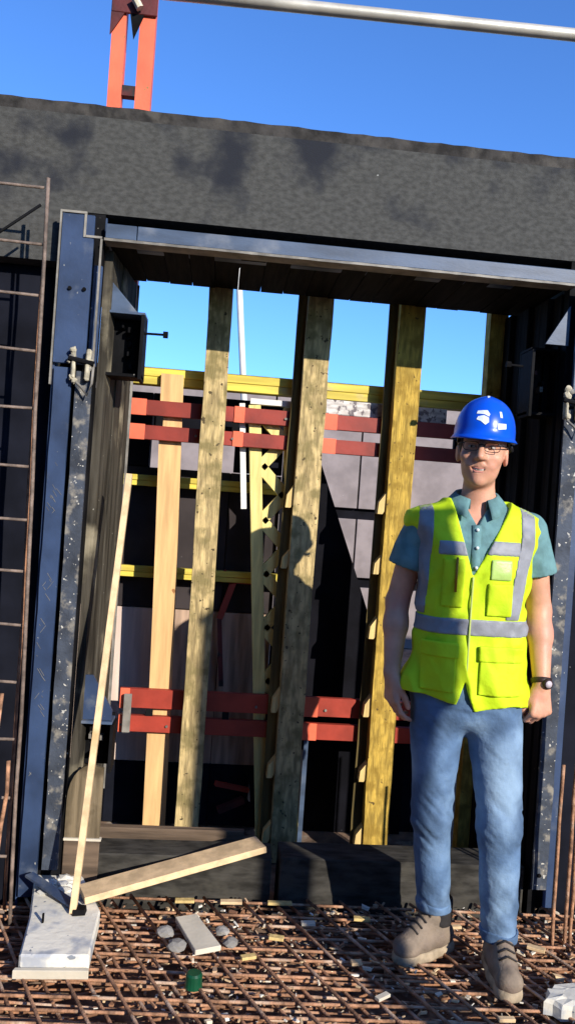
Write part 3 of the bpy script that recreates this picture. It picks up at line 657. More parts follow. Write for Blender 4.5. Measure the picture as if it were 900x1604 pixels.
# ------------------------------------------------------------------ unseen shells and a screen added around the camera to cut sky fill
bs = thing('sky_blocker', 'unseen dark shell added to block skylight, standing behind and left of the camera', 'light blocker', (-6, -10, -0.1))
for k in range(3):
    z = -0.1 + k * 3.0
    box('slab', 'sill2', bs, -14, 1.0, -15, -6.5, z + 2.72, z + 3.0)
    for x in np.linspace(-13.7, 0.6, 7): box('column', 'sill2', bs, float(x) - 0.2, float(x) + 0.2, -7.0, -6.6, z, z + 2.715)
    for x0, x1 in zip(np.linspace(-13.7, 0.6, 7)[:-1], np.linspace(-13.7, 0.6, 7)[1:]): box('infill', 'navy', bs, float(x0) + 0.21, float(x1) - 0.21, -6.9, -6.75, z, z + 2.71)
bs = thing('sky_blocker', 'unseen dark shell added to block skylight, standing to the right of the place, beyond the end of the wall', 'light blocker', (16, -5, -0.1))
for k in range(3):
    z = -0.1 + k * 3.0
    box('slab', 'sill2', bs, 13.5, 20, -9, -0.5, z + 2.72, z + 3.0)
    for y0, y1 in zip(np.linspace(-9, -0.5, 4)[:-1], np.linspace(-9, -0.5, 4)[1:]): box('infill', 'navy', bs, 13.6, 13.75, float(y0) + 0.02, float(y1) - 0.02, z, z + 2.71)
hd = thing('low_sky_blocker', 'unseen dark screen added to block skylight, running behind the camera', 'fence', (4, -9, -0.1))  # added screen, blocks the low sky behind the camera
for k in range(26):
    x = -3.0 + k * 0.6; box('panel', 'sill', hd, x, x + 0.59, -9.02, -8.98, -0.1, 2.3)

sh_ = thing('shade_post', 'unseen post added to shade the man, standing right of and behind the camera', 'shoring', (2.53, -3.6, -0.1))  # unseen post, added to throw shade on one side of the man
box('post', 'sill', sh_, 2.48, 2.585, -3.68, -3.54, -0.1, 2.93)
box('cleat', 'sill', sh_, 2.586, 2.62, -3.66, -3.56, 2.32, 2.60); box('cleat', 'sill', sh_, 2.586, 2.63, -3.66, -3.56, 1.0, 1.5)
box('head_plate', 'sill', sh_, 2.47, 2.60, -3.70, -3.52, 2.931, 2.96)
# ------------------------------------------------------------------ signed distance volumes -> smooth meshes (for the person)
class Vol:
    def __init__(s, lo, hi, h):
        s.lo = np.array(lo, np.float32); s.h = h
        s.n = np.ceil((np.array(hi) - np.array(lo)) / h).astype(int) + 1
        s.a = np.full(s.n, 0.2, np.float32)
    def grid(s, lo=None, hi=None):
        i0 = np.zeros(3, int) if lo is None else np.clip(np.floor((np.array(lo) - s.lo) / s.h).astype(int), 0, s.n)
        i1 = s.n if hi is None else np.clip(np.ceil((np.array(hi) - s.lo) / s.h).astype(int) + 1, 0, s.n)
        ax = [s.lo[k] + s.h * np.arange(i0[k], i1[k], dtype=np.float32) for k in range(3)]
        return (slice(i0[0], i1[0]), slice(i0[1], i1[1]), slice(i0[2], i1[2])), ax[0][:, None, None], ax[1][None, :, None], ax[2][None, None, :]
    def put(s, lo, hi, fn, k=0.0, op='u'):
        m = 0.03 + k
        sl, x, y, z = s.grid(np.array(lo) - m, np.array(hi) + m)
        if 0 in s.a[sl].shape: return s
        d = fn(x, y, z).astype(np.float32); a = s.a[sl]
        if op == 'u':
            if k > 0:
                h = np.clip(0.5 + 0.5 * (a - d) / k, 0, 1); s.a[sl] = a * (1 - h) + d * h - k * h * (1 - h)
            else: s.a[sl] = np.minimum(a, d)
        elif op == 's':
            d = -d
            if k > 0:
                h = np.clip(0.5 - 0.5 * (a - d) / k, 0, 1); s.a[sl] = a * (1 - h) + d * h + k * h * (1 - h)
            else: s.a[sl] = np.maximum(a, d)
        return s
    def cap(s, p, q, r0, r1=None, k=0.01, op='u', sc=(1, 1, 1)):
        """tapered capsule; sc squashes it (sc > 1 makes that axis thinner)"""
        r1 = r0 if r1 is None else r1; p = np.array(p, np.float32); q = np.array(q, np.float32); R_ = max(r0, r1)
        def fn(x, y, z):
            ba = (q - p) * np.array(sc); l2 = float((ba * ba).sum()) + 1e-9
            X, Y, Z = (x - p[0]) * sc[0], (y - p[1]) * sc[1], (z - p[2]) * sc[2]
            t = np.clip((X * ba[0] + Y * ba[1] + Z * ba[2]) / l2, 0, 1)
            return np.sqrt((X - t * ba[0]) ** 2 + (Y - t * ba[1]) ** 2 + (Z - t * ba[2]) ** 2) - (r0 + (r1 - r0) * t)
        return s.put(np.minimum(p, q) - R_, np.maximum(p, q) + R_, fn, k, op)
    def ell(s, c, r, k=0.01, op='u'):
        c = np.array(c); r = np.array(r)
        def fn(x, y, z):
            X, Y, Z = (x - c[0]) / r[0], (y - c[1]) / r[1], (z - c[2]) / r[2]
            k0 = np.sqrt(X * X + Y * Y + Z * Z) + 1e-6; k1 = np.sqrt((X / r[0]) ** 2 + (Y / r[1]) ** 2 + (Z / r[2]) ** 2) + 1e-6
            return k0 * (k0 - 1) / k1
        return s.put(c - r, c + r, fn, k, op)
    def mesh(s):
        a = s.a; n = s.n; inside = a < 0
        cs = np.zeros(n - 1, np.uint8)
        corners = [(i, j, k) for i in (0, 1) for j in (0, 1) for k in (0, 1)]
        def sub(arr, c): return arr[c[0]:n[0] - 1 + c[0], c[1]:n[1] - 1 + c[1], c[2]:n[2] - 1 + c[2]]
        tot = sum(sub(inside, c).astype(np.uint8) for c in corners)
        act = (tot > 0) & (tot < 8); idx = np.argwhere(act)
        vid = np.full(n - 1, -1, np.int64); vid[act] = np.arange(len(idx))
        val = {c: a[idx[:, 0] + c[0], idx[:, 1] + c[1], idx[:, 2] + c[2]] for c in corners}
        acc = np.zeros((len(idx), 3)); cnt = np.zeros(len(idx))
        for c in corners:
            for ax in range(3):
                if c[ax]: continue
                d = list(c); d[ax] = 1; d = tuple(d); va, vb = val[c], val[d]
                cr = (va < 0) != (vb < 0); t = np.where(cr, va / (va - vb + 1e-12), 0)
                for q in range(3): acc[:, q] += np.where(cr, c[q] + (t if q == ax else 0), 0)
                cnt += cr
        V = s.lo + s.h * (idx + acc / cnt[:, None])
        F = []
        for ax in range(3):
            o1, o2 = [(1, 2), (2, 0), (0, 1)][ax]
            sl0 = [slice(None)] * 3; sl1 = [slice(None)] * 3; sl0[ax] = slice(0, n[ax] - 1); sl1[ax] = slice(1, n[ax])
            A, B = inside[tuple(sl0)], inside[tuple(sl1)]
            e = np.argwhere(A != B); ok = (e[:, o1] > 0) & (e[:, o2] > 0) & (e[:, o1] < n[o1] - 1) & (e[:, o2] < n[o2] - 1); e = e[ok]
            fl = A[tuple(e.T)]
            def v(d1, d2):
                c = e.copy(); c[:, o1] -= d1; c[:, o2] -= d2; return vid[tuple(c.T)]
            q = np.stack([v(1, 1), v(0, 1), v(0, 0), v(1, 0)], 1); q[~fl] = q[~fl][:, ::-1]; F.append(q)
        return V, np.concatenate(F)
def vol_obj(vol, name, mat, parent, label=None, smooth_it=1):
    V, F = vol.mesh()
    me = bpy.data.meshes.new(name); me.from_pydata(V.tolist(), [], F.tolist()); me.validate()
    bm = bmesh.new(); bm.from_mesh(me)
    for _ in range(smooth_it): bmesh.ops.smooth_vert(bm, verts=bm.verts, factor=0.4, use_axis_x=True, use_axis_y=True, use_axis_z=True)
    bm.to_mesh(me); bm.free()
    for p in me.polygons: p.use_smooth = True
    me.materials.append(mat); o = bpy.data.objects.new(name, me); COL.objects.link(o); o.parent = parent
    if label: o['label'] = label
    return o
_rs = np.random.RandomState(3); _lat = _rs.rand(24, 24, 24).astype(np.float32) * 2 - 1
def vnoise(x, y, z):
    x, y, z = np.broadcast_arrays(x, y, z); out = 0
    xi, yi, zi = np.floor(x).astype(int), np.floor(y).astype(int), np.floor(z).astype(int)
    fx, fy, fz = x - xi, y - yi, z - zi
    fx, fy, fz = [f * f * (3 - 2 * f) for f in (fx, fy, fz)]
    for a in (0, 1):
        for b in (0, 1):
            for c in (0, 1):
                w = (fx if a else 1 - fx) * (fy if b else 1 - fy) * (fz if c else 1 - fz)
                out = out + w * _lat[(xi + a) % 24, (yi + b) % 24, (zi + c) % 24]
    return out

# materials of the person
def PM(name, col, rough, var=0.12, scale=8, bump=0.15, bscale=120, sss=0.0, **k):
    m = M(name, col, rough, var=var, scale=scale, bump=bump, bscale=bscale, **k)
    if sss:
        p = m.node_tree.nodes['Principled BSDF']; p.inputs['Subsurface Weight'].default_value = sss; p.inputs['Subsurface Radius'].default_value = (0.010, 0.004, 0.002); p.inputs['Subsurface Scale'].default_value = 0.6
    return m
SKIN = PM('skin', (0.62, 0.315, 0.205), 0.5, var=0.14, scale=14, sss=0.15, stain=(0.62, 0.28, 0.20), stain_scale=9, stain_lo=0.5, stain_hi=0.7)
VEST = PM('fluorescent_yellow_cloth', (0.55, 0.76, 0.008), 0.75, var=0.08, scale=6, bump=0.9, bscale=24)
REFL = PM('reflective_grey_tape', (0.25, 0.26, 0.29), 0.55, var=0.14, scale=20, bump=0.7, bscale=26)
DENIM = PM('blue_denim', (0.085, 0.155, 0.275), 0.85, var=0.3, scale=9, bump=0.6, bscale=48, stain=(0.27, 0.395, 0.54), stain_scale=4.5, stain_lo=0.45, stain_hi=0.75)
SHIRT = PM('teal_cotton', (0.115, 0.235, 0.245), 0.85, var=0.2, scale=26, bump=0.8, bscale=30)
HELM = PM('blue_helmet_shell', (0.003, 0.085, 0.66), 0.28, var=0.05, scale=4, bump=0.02)
LEATHER = PM('tan_boot_leather', (0.20, 0.155, 0.115), 0.75, var=0.3, scale=20, bump=0.4, stain=(0.20, 0.15, 0.12), stain_scale=14, stain_lo=0.5, stain_hi=0.65)
DARKL = PM('dark_boot_cloth', (0.025, 0.022, 0.022), 0.8, var=0.3, scale=20)
SOLE = PM('pale_boot_sole', (0.34, 0.27, 0.185), 0.85, var=0.25, scale=30, bump=0.3)
HAIR = PM('dark_brown_hair', (0.045, 0.028, 0.018), 0.7, var=0.4, scale=60, bump=0.5)
BLK = PM('black_plastic', (0.012, 0.010, 0.012), 0.35, var=0.1)
EYEW = PM('eye_white', (0.42, 0.37, 0.34), 0.3, var=0.03)
IRIS = PM('dark_iris', (0.03, 0.025, 0.02), 0.2, var=0.05)
TEETH = PM('teeth', (0.50, 0.44, 0.38), 0.35, var=0.03)
LIP = PM('lips', (0.50, 0.20, 0.165), 0.5, var=0.08)
WHITE = PM('white_print_and_glint', (0.75, 0.82, 0.88), 0.5, var=0.04)
WATCH = PM('dark_watch_strap', (0.03, 0.014, 0.012), 0.5, var=0.2)
SILV = PM('silver_watch_face', (0.55, 0.48, 0.52), 0.3, var=0.05)
BUTTON = PM('pale_button', (0.6, 0.66, 0.66), 0.4, var=0.03)
WINDOW = PM('clear_badge_window', (0.42, 0.60, 0.16), 0.4, var=0.1)
ZIP = PM('zip_tape', (0.42, 0.50, 0.14), 0.7, var=0.1)

man = thing('person', 'man in blue hard hat, yellow hi-vis vest and jeans standing before the opening', 'person', (0.858, -0.42, 0.0))
man.rotation_euler = (0, 0, R(-8))

# pose: -x is the left of the picture, -y towards the camera
SHO = {-1: (-0.183, 0.015, 1.440), 1: (0.180, 0.015, 1.445)}
ELB = {-1: (-0.240, 0.050, 1.175), 1: (0.232, 0.045, 1.180)}
WRI = {-1: (-0.248, -0.010, 0.945), 1: (0.232, -0.045, 0.948)}
HIP = {-1: (-0.088, 0.0, 0.90), 1: (0.090, 0.0, 0.90)}
KNE = {-1: (-0.084, 0.010, 0.475), 1: (0.132, -0.035, 0.480)}
ANK = {-1: (-0.035, 0.080, 0.095), 1: (0.162, -0.010, 0.095)}
HC = np.array((-0.008, -0.030, 1.668)); HY = R(-12); HR = R(3)      # head centre, turn and tilt
_hm = Matrix.Rotation(HY, 3, 'Z') @ Matrix.Rotation(HR, 3, 'Y') @ Matrix.Rotation(R(2), 3, 'X')
def hp(x, y, z): v = _hm @ Vector((x, y, z)); return (HC[0] + v.x, HC[1] + v.y, HC[2] + v.z)

# ring profile of the torso: z -> (half width, half depth, centre y)
TZ = np.array([0.82, 0.90, 1.00, 1.10, 1.20, 1.30, 1.38, 1.44, 1.485, 1.52, 1.56])
TA = np.array([0.160, 0.168, 0.160, 0.152, 0.152, 0.160, 0.170, 0.178, 0.155, 0.090, 0.055])
TB = np.array([0.105, 0.110, 0.103, 0.100, 0.102, 0.108, 0.108, 0.098, 0.080, 0.065, 0.055])
TY = np.array([0.005, 0.005, 0.0, -0.002, -0.002, 0.0, 0.006, 0.012, 0.018, 0.022, 0.020])
def torso_fn(off=0.0, aw=None, bw=None, p=2.4):
    aw = TA if aw is None else aw; bw = TB if bw is None else bw
    def fn(x, y, z):
        a = np.interp(z, TZ, aw) + off; b = np.interp(z, TZ, bw) + off; cy = np.interp(z, TZ, TY)
        q = (np.abs(x) / a) ** p + (np.abs(y - cy) / b) ** p
        return (q ** (1 / p) - 1) * np.minimum(a, b)
    return fn
def slab(lo, hi):
    lo = np.array(lo); hi = np.array(hi); c = (lo + hi) / 2; r = (hi - lo) / 2
    return lambda x, y, z: np.maximum(np.maximum(np.abs(x - c[0]) - r[0], np.abs(y - c[1]) - r[1]), np.abs(z - c[2]) - r[2])

# --- body: one continuous skin surface
b = Vol((-0.36, -0.24, 0.02), (0.36, 0.20, 1.83), 0.0045)
b.put((-0.2, -0.13, 0.80), (0.2, 0.13, 1.56), lambda x, y, z: np.maximum(torso_fn(-0.012)(x, y, z), np.maximum(z - 1.56, 0.88 - z)))
for s_i in (-1, 1):
    b.cap(HIP[s_i], KNE[s_i], 0.078, 0.050, 0.02); b.cap(KNE[s_i], ANK[s_i], 0.048, 0.034, 0.02)
    b.cap(SHO[s_i], ELB[s_i], 0.049, 0.039, 0.015)
    e, w = Vector(ELB[s_i]), Vector(WRI[s_i])
    b.cap(ELB[s_i], tuple(e.lerp(w, 0.35)), 0.0385, 0.041, 0.015); b.cap(tuple(e.lerp(w, 0.3)), WRI[s_i], 0.0405, 0.0265, 0.015)
# neck and head
b.cap((-0.002, 0.020, 1.44), hp(0, 0.025, -0.05), 0.058, 0.050, 0.02)
b.ell(hp(0, 0.018, 0.055), (0.074, 0.095, 0.100), 0.02)
b.ell(hp(0, -0.016, -0.006), (0.064, 0.076, 0.078), 0.02)
b.ell(hp(0, -0.026, -0.048), (0.0505, 0.056, 0.044), 0.02)
b.ell(hp(0, -0.066, -0.074), (0.021, 0.018, 0.017), 0.018)
for sx in (-1, 1):
    b.ell(hp(sx * 0.043, -0.058, 0.002), (0.022, 0.022, 0.018), 0.018)            # cheekbone
    b.ell(hp(sx * 0.031, -0.094, 0.034), (0.020, 0.014, 0.013), 0.010, 's')       # eye socket
    b.cap(hp(sx * 0.014, -0.086, 0.052), hp(sx * 0.048, -0.074, 0.054), 0.009, 0.008, 0.010)    # brow
    b.cap(hp(sx * 0.012, -0.0885, -0.008), hp(sx * 0.036, -0.077, -0.036), 0.0022, 0.0022, 0.010, 's')   # smile crease
    b.ell(hp(sx * 0.032, -0.070, -0.024), (0.014, 0.012, 0.012), 0.014)           # smiling cheek
    b.ell(hp(sx * 0.076, 0.018, 0.014), (0.010, 0.020, 0.032), 0.005)             # ear
    b.ell(hp(sx * 0.087, 0.010, 0.014), (0.006, 0.010, 0.018), 0.004, 's')
b.cap(hp(0, -0.084, 0.045), hp(0, -0.108, 0.002), 0.0085, 0.0125, 0.010)          # nose
b.ell(hp(-0.012, -0.094, -0.001), (0.009, 0.010, 0.008), 0.006); b.ell(hp(0.012, -0.094, -0.001), (0.009, 0.010, 0.008), 0.006)
b.cap(hp(-0.029, -0.073, -0.030), hp(0, -0.090, -0.042), 0.0030, 0.0048, 0.005, 's'); b.cap(hp(0.029, -0.073, -0.030), hp(0, -0.090, -0.042), 0.0030, 0.0048, 0.005, 's')   # open smile
# hands
def hand(side, d, n, l, curls, spread, thumb):
    """d: towards the fingertips, n: palm normal, l: towards the thumb"""
    w = Vector(WRI[side]); d, n, l = Vector(d).normalized(), Vector(n).normalized(), Vector(l).normalized()
    lat = (0.030, 0.0105, -0.0095, -0.028); ln = (0.92, 1.0, 0.95, 0.76); reach = (0.092, 0.096, 0.091, 0.083)
    b.cap(w, w + d * 0.03, 0.026, 0.024, 0.012)
    for i in range(4):
        k = w + d * reach[i] + l * lat[i] - n * 0.004
        b.cap(w + d * 0.018 + l * lat[i] * 0.55, k, 0.0155, 0.0125, 0.010)
        p = k; ang = 0; ray = (d + l * spread * (1.5 - i)).normalized()
        for ph, (seg, r) in enumerate(zip((0.044, 0.027, 0.022), (0.0098, 0.0090, 0.0078))):
            ang += R(curls[ph] + i * 4); q = p + (ray * math.cos(ang) + n * math.sin(ang)) * seg * ln[i]
            b.cap(p, q, r, r * 0.92, 0.0035); p = q
    p = w + d * 0.028 + l * 0.022 + n * 0.004; b.cap(p, w + d * 0.05 + l * 0.032 + n * 0.008, 0.0165, 0.0145, 0.010)
    p = w + d * 0.05 + l * 0.034 + n * 0.008
    for vec, seg, r in thumb:
        t_ = (d * vec[0] + l * vec[1] + n * vec[2]).normalized(); q = p + t_ * seg; b.cap(p, q, r, r * 0.88, 0.004); p = q
# picture-right hand: back of the hand to the camera, fingers curled away; picture-left hand: thumb edge to the camera, fingers slack
hand(1, (-0.02, -0.12, -1), (-0.35, 0.93, -0.1), (-0.93, -0.35, 0.05), (52, 58, 38), 0.04, (((0.9, 0.35, 0.5), 0.036, 0.0125), ((0.9, 0.0, 0.6), 0.030, 0.0105)))
hand(-1, (0.10, -0.10, -1), (0.86, 0.50, 0.05), (0.42, -0.90, 0.1), (20, 26, 20), 0.03, (((0.95, 0.25, 0.4), 0.038, 0.0125), ((0.95, 0.0, 0.35), 0.030, 0.0105)))
body = vol_obj(b, 'body', SKIN, man, 'bare skin of head, neck, arms and hands')
def ball(name, c, r, mat, parent, sc=(1, 1, 1)):
    bm = bmesh.new(); bmesh.ops.create_uvsphere(bm, u_segments=14, v_segments=10, radius=r)
    for v in bm.verts: v.co = Vector((v.co.x * sc[0], v.co.y * sc[1], v.co.z * sc[2])); v.co = _hm @ v.co
    me = bpy.data.meshes.new(name); bm.to_mesh(me); bm.free()
    for p in me.polygons: p.use_smooth = True
    me.materials.append(mat); o = bpy.data.objects.new(name, me); COL.objects.link(o); o.location = c; o.parent = parent; return o
for sx in (-1, 1):
    ball('eye', hp(sx * 0.031, -0.0755, 0.0335), 0.0115, EYEW, body, (1.1, 1, 0.46))
    ball('iris', hp(sx * 0.031 - 0.001, -0.0835, 0.0335), 0.0045, IRIS, body, (1, 0.9, 1.0))
def ptube(name, pts, r, mat, parent, n=8):
    o = MB().rod(pts, r, n).build(name, mat, None, smooth=True); o.parent = parent; return o
ptube('teeth', [hp(-0.019, -0.0745, -0.0345), hp(-0.008, -0.0815, -0.0390), hp(0.008, -0.0815, -0.0390), hp(0.019, -0.0745, -0.0345)], 0.0040, TEETH, body)
ptube('upper_lip', [hp(-0.030, -0.0735, -0.0270), hp(-0.012, -0.0845, -0.0335), hp(0, -0.0870, -0.0350), hp(0.012, -0.0845, -0.0335), hp(0.030, -0.0735, -0.0270)], [0.0012, 0.0024, 0.0024, 0.0024, 0.0012], LIP, body)
ptube('lower_lip', [hp(-0.028, -0.0735, -0.032), hp(-0.012, -0.0835, -0.0460), hp(0.012, -0.0835, -0.0460), hp(0.028, -0.0735, -0.032)], [0.0012, 0.0030, 0.0030, 0.0012], LIP, body)

# --- hair
hv = Vol((-0.16, -0.16, 1.55), (0.13, 0.14, 1.86), 0.005)
hv.ell(hp(0, 0.024, 0.055), (0.081, 0.098, 0.104), 0)
hv.put((-0.3, -0.3, 1.4), (0.3, 0.3, 1.9), lambda x, y, z: np.minimum(y + HC[1] * 0 - (-0.035 + 0.25 * (z - 1.72) * 0) , 9) * -1 + 0 * x + 0 * z, 0, 's') if False else None
hv.a = np.maximum(hv.a, -(hv.grid()[2] + 0.045) + 0 * hv.a)          # only behind the temples
hv.a = np.maximum(hv.a, (1.665 - hv.grid()[3]) + 0 * hv.a)
vol_obj(hv, 'hair', HAIR, man)

# --- jeans
j = Vol((-0.26, -0.24, 0.06), (0.32, 0.20, 1.02), 0.005)
def legwr(x, y, z):
    kn = np.exp(-((z - 0.47) / 0.10) ** 2); he = np.exp(-((z - 0.16) / 0.09) ** 2); th = np.exp(-((z - 0.80) / 0.12) ** 2)
    n1 = vnoise(x * 10 + 3, y * 9, z * 32 + x * 30 + y * 12); n2 = vnoise(x * 14 + 7, y * 14, z * 15 - x * 20); n3 = vnoise(x * 26, y * 26 + 5, z * 60 + x * 40)
    w = np.clip(vnoise(x * 5 + 11, y * 5, z * 7) + 0.5, 0, 1)
    return (np.abs(n1) * -1.5 + 0.5) * (0.0085 * kn + 0.0095 * he + 0.0040 * th + 0.0006) * (0.25 + 0.75 * w) + n2 * 0.0030 + n3 * 0.0014 * (kn + he)
j.put((-0.18, -0.12, 0.86), (0.18, 0.12, 1.0), lambda x, y, z: np.maximum(torso_fn(0.004)(x, y, z), np.maximum(z - 1.0, 0.87 - z)), 0.0)
for s_i in (-1, 1):
    kr = 0.062 if s_i < 0 else 0.069
    j.cap(HIP[s_i], KNE[s_i], 0.096, kr, 0.015, sc=(1.0, 0.97, 1)); j.cap(KNE[s_i], tuple(Vector(ANK[s_i]) + Vector((0, 0, -0.03))), kr, 0.055, 0.03)
j.ell((0, 0.0, 0.85), (0.165, 0.108, 0.085), 0.03)
sl, X, Y, Z = j.grid(); j.a = j.a + legwr(X, Y, Z)
# rear leg hem sits a little higher; hollow out the hems
hemz = np.where(X > 0.055, 0.105, 0.145)
j.a = np.maximum(j.a, hemz - Z + 0 * j.a)
for s_i in (-1, 1): j.cap(tuple(Vector(ANK[s_i]) + Vector((0, 0, -0.05))), tuple(Vector(ANK[s_i]) + Vector((0, 0, 0.045))), 0.044, 0.047, 0, 's')
jeans = vol_obj(j, 'jeans', DENIM, man)
for s_i in (-1, 1):
    hv_ = Vol(tuple(Vector(ANK[s_i]) + Vector((-0.1, -0.1, -0.03))), tuple(Vector(ANK[s_i]) + Vector((0.1, 0.1, 0.14))), 0.004)
    kr = 0.062 if s_i < 0 else 0.069; z0_ = 0.105 if s_i > 0 else 0.145
    hv_.cap(KNE[s_i], tuple(Vector(ANK[s_i]) + Vector((0, 0, -0.03))), kr, 0.055, 0)
    sl, X, Y, Z = hv_.grid(); hv_.a = hv_.a - 0.0035 + 0.004 * vnoise(X * 22, Y * 22, Z * 30)
    hv_.a = np.maximum(hv_.a, np.maximum(z0_ - 0.004 - Z, Z - z0_ - 0.030 - 0.004 * np.sin(X * 60)) + 0 * hv_.a)
    hv_.cap(tuple(Vector(ANK[s_i]) + Vector((0, 0, -0.06))), tuple(Vector(ANK[s_i]) + Vector((0, 0, 0.2))), 0.050, 0.050, 0, 's')
    vol_obj(hv_, 'hem', DENIM, jeans)

# --- shirt: torso shell, short sleeves
t_ = Vol((-0.36, -0.20, 1.0), (0.36, 0.20, 1.62), 0.005)
t_.put((-0.2, -0.13, 1.0), (0.2, 0.13, 1.53), lambda x, y, z: np.maximum(torso_fn(0.004)(x, y, z), np.maximum(z - 1.535, 1.02 - z)), 0)
for s_i in (-1, 1):
    S, E_ = Vector(SHO[s_i]), Vector(ELB[s_i]); end = S.lerp(E_, 0.56)
    t_.cap(tuple(S + Vector((-s_i * 0.01, 0, -0.002))), tuple(end), 0.0635, 0.070, 0.03)
sl, X, Y, Z = t_.grid()
t_.a = t_.a + 0.003 * vnoise(X * 16, Y * 16 + 3, Z * 20 + X * 20) + 0.0015 * vnoise(X * 30, Y * 30, Z * 30)
for s_i in (-1, 1):
    S, E_ = Vector(SHO[s_i]), Vector(ELB[s_i]); d = (E_ - S).normalized(); end = S.lerp(E_, 0.54)
    pl_ = (X - end.x) * d.x + (Y - end.y) * d.y + (Z - end.z) * d.z
    side = (X * s_i > 0.125)
    t_.a = np.where(side, np.maximum(t_.a, pl_), t_.a)
    t_.cap(tuple(S.lerp(E_, 0.50)), tuple(S.lerp(E_, 0.70)), 0.056, 0.062, 0, 's')
# open neck
t_.put((-0.07, -0.14, 1.44), (0.07, 0.10, 1.62), lambda x, y, z: np.maximum(np.sqrt((x + 0.004) ** 2 + (y - 0.012) ** 2) - 0.062, 1.50 - z) + 0 * z, 0, 's')
t_.put((-0.05, -0.16, 1.44), (0.05, 0.0, 1.55), lambda x, y, z: np.maximum(np.abs(x + 0.014) - (z - 1.445) * 0.55, np.maximum(y - 0.0, 1.445 - z)) , 0, 's')
shirt = vol_obj(t_, 'shirt', SHIRT, man)
# collar: a stand and two flaps turned down
def collar():
    m = MB(); n_ = 36; rows = []
    for i in range(n_ + 1):
        th = R(-158 + 316 * i / n_)                      # 0 = back of the neck
        front = abs(th) / R(158); sx = math.sin(th); cy = math.cos(th)
        r0 = 0.062 + 0.004 * front
        def pt(r, z): return (-0.004 - 0.008 * front + r * sx * 1.0, 0.016 + r * cy * 0.98 - 0.012 * front, z)
        top = 1.572 - 0.042 * front ** 1.5
        fl = 0.030 + 0.030 * max(0, front - 0.55) / 0.45
        rows.append([pt(r0, top - 0.03), pt(r0 - 0.001, top), pt(r0 + 0.007, top + 0.003), pt(r0 + 0.020 + 0.012 * front, top - fl * 0.6), pt(r0 + 0.027 + 0.016 * front, top - fl)])
    for q in rows: m.v += q
    for i in range(n_):
        for k in range(4): m.f.append((i * 5 + k, i * 5 + k + 1, i * 5 + 5 + k + 1, i * 5 + 5 + k))
    o = m.build('collar', SHIRT, None, smooth=True); o.parent = shirt
    md = o.modifiers.new('thick', 'SOLIDIFY'); md.thickness = 0.003
    return o
collar()
def front_y(x, z, off): # y of the front of the torso surface grown by off
    a = np.interp(z, TZ, TA) + off; b_ = np.interp(z, TZ, TB) + off; cy = np.interp(z, TZ, TY)
    return float(cy - b_ * max(0.0, 1 - (abs(x) / a) ** 2.4) ** (1 / 2.4))
m = MB()
for i in range(12):
    z = 1.305 + 0.145 * i / 11; xx = -0.018 + 0.0 * i; m.v += [(xx - 0.014, front_y(xx, z, 0.0075), z), (xx + 0.014, front_y(xx, z, 0.0085), z)]
for i in range(11): m.f.append((i * 2, i * 2 + 1, i * 2 + 3, i * 2 + 2))
pk = m.build('placket', SHIRT, None, smooth=True); pk.parent = shirt; md = pk.modifiers.new('thick', 'SOLIDIFY'); md.thickness = 0.003
for z in (1.435, 1.378, 1.315):
    y = front_y(-0.018, z, 0.012); ptube('button', [(-0.016, y + 0.003, z), (-0.016, y - 0.002, z)], 0.0055, BUTTON, shirt, 10)

# --- hi-vis vest
VA = np.array([0.212, 0.206, 0.194, 0.182, 0.180, 0.186, 0.198, 0.226, 0.226, 0.128, 0.070])
VB = np.array([0.128, 0.130, 0.122, 0.117, 0.117, 0.122, 0.121, 0.110, 0.096, 0.080, 0.066])
def vfold(x, y, z):
    lo_ = np.clip((1.12 - z) / 0.2, 0, 1)
    mid = np.exp(-((z - 1.20) / 0.10) ** 2)
    rdg = 0.5 - np.abs(vnoise(x * 17 + z * 7 + 4, y * 5, z * 5 - x * 5)) * 2.2
    return -0.013 * lo_ * rdg + 0.007 * vnoise(x * 11 + 5, y * 9, z * 12 + x * 14) + 0.010 * mid * (np.abs(vnoise(x * 13 + 2, y * 6, z * 17 - x * 20)) - 0.25) + 0.003 * vnoise(x * 32, y * 20, z * 26)
def vest_fn(off=0.0):
    f0 = torso_fn(off, VA, VB, 2.5)
    return lambda x, y, z: f0(x + 0.006, y, z) + vfold(x, y, z)
ZX = -0.024                                               # zip line
def vcut(x, y, z):
    """what is cut away from the vest: neck opening, arm holes, hem, gap at the front"""
    vn = np.maximum(np.abs(x - ZX * (1.5 - z) / 0.22) - np.clip(z - 1.285, 0, 1) * 0.40, np.maximum(y - 0.02, 1.285 - z))        # V neck
    nk = np.maximum(np.sqrt((x + 0.004) ** 2 + (y - 0.015) ** 2) - 0.083, 1.44 - z)                                            # neck hole
    hem = 0.868 - 0.012 * np.cos((x - ZX) * 20) + 0.02 * (x < ZX) - z
    gap = np.maximum(np.abs(x - ZX) - 0.030 * np.clip((0.965 - z) / 0.1, 0, 1) ** 1.5, np.maximum(y + 0.02, z - 0.96))
    d = np.minimum(np.minimum(vn, nk), -0 + np.minimum(-hem * -1 if False else 9, 9) + 0 * x)
    return d, hem, gap
def arm_hole(x, y, z):
    out = 9
    for s_i in (-1, 1):
        e0 = np.sqrt(((np.abs(x + 0.006) - 0.272) / 0.080) ** 2 + ((z - 1.335) / 0.110) ** 2) - 1
        out = np.where(x * s_i > 0, e0 * 0.09, out) if np.ndim(out) else np.where(x * s_i > 0, e0 * 0.09, 9)
    return out
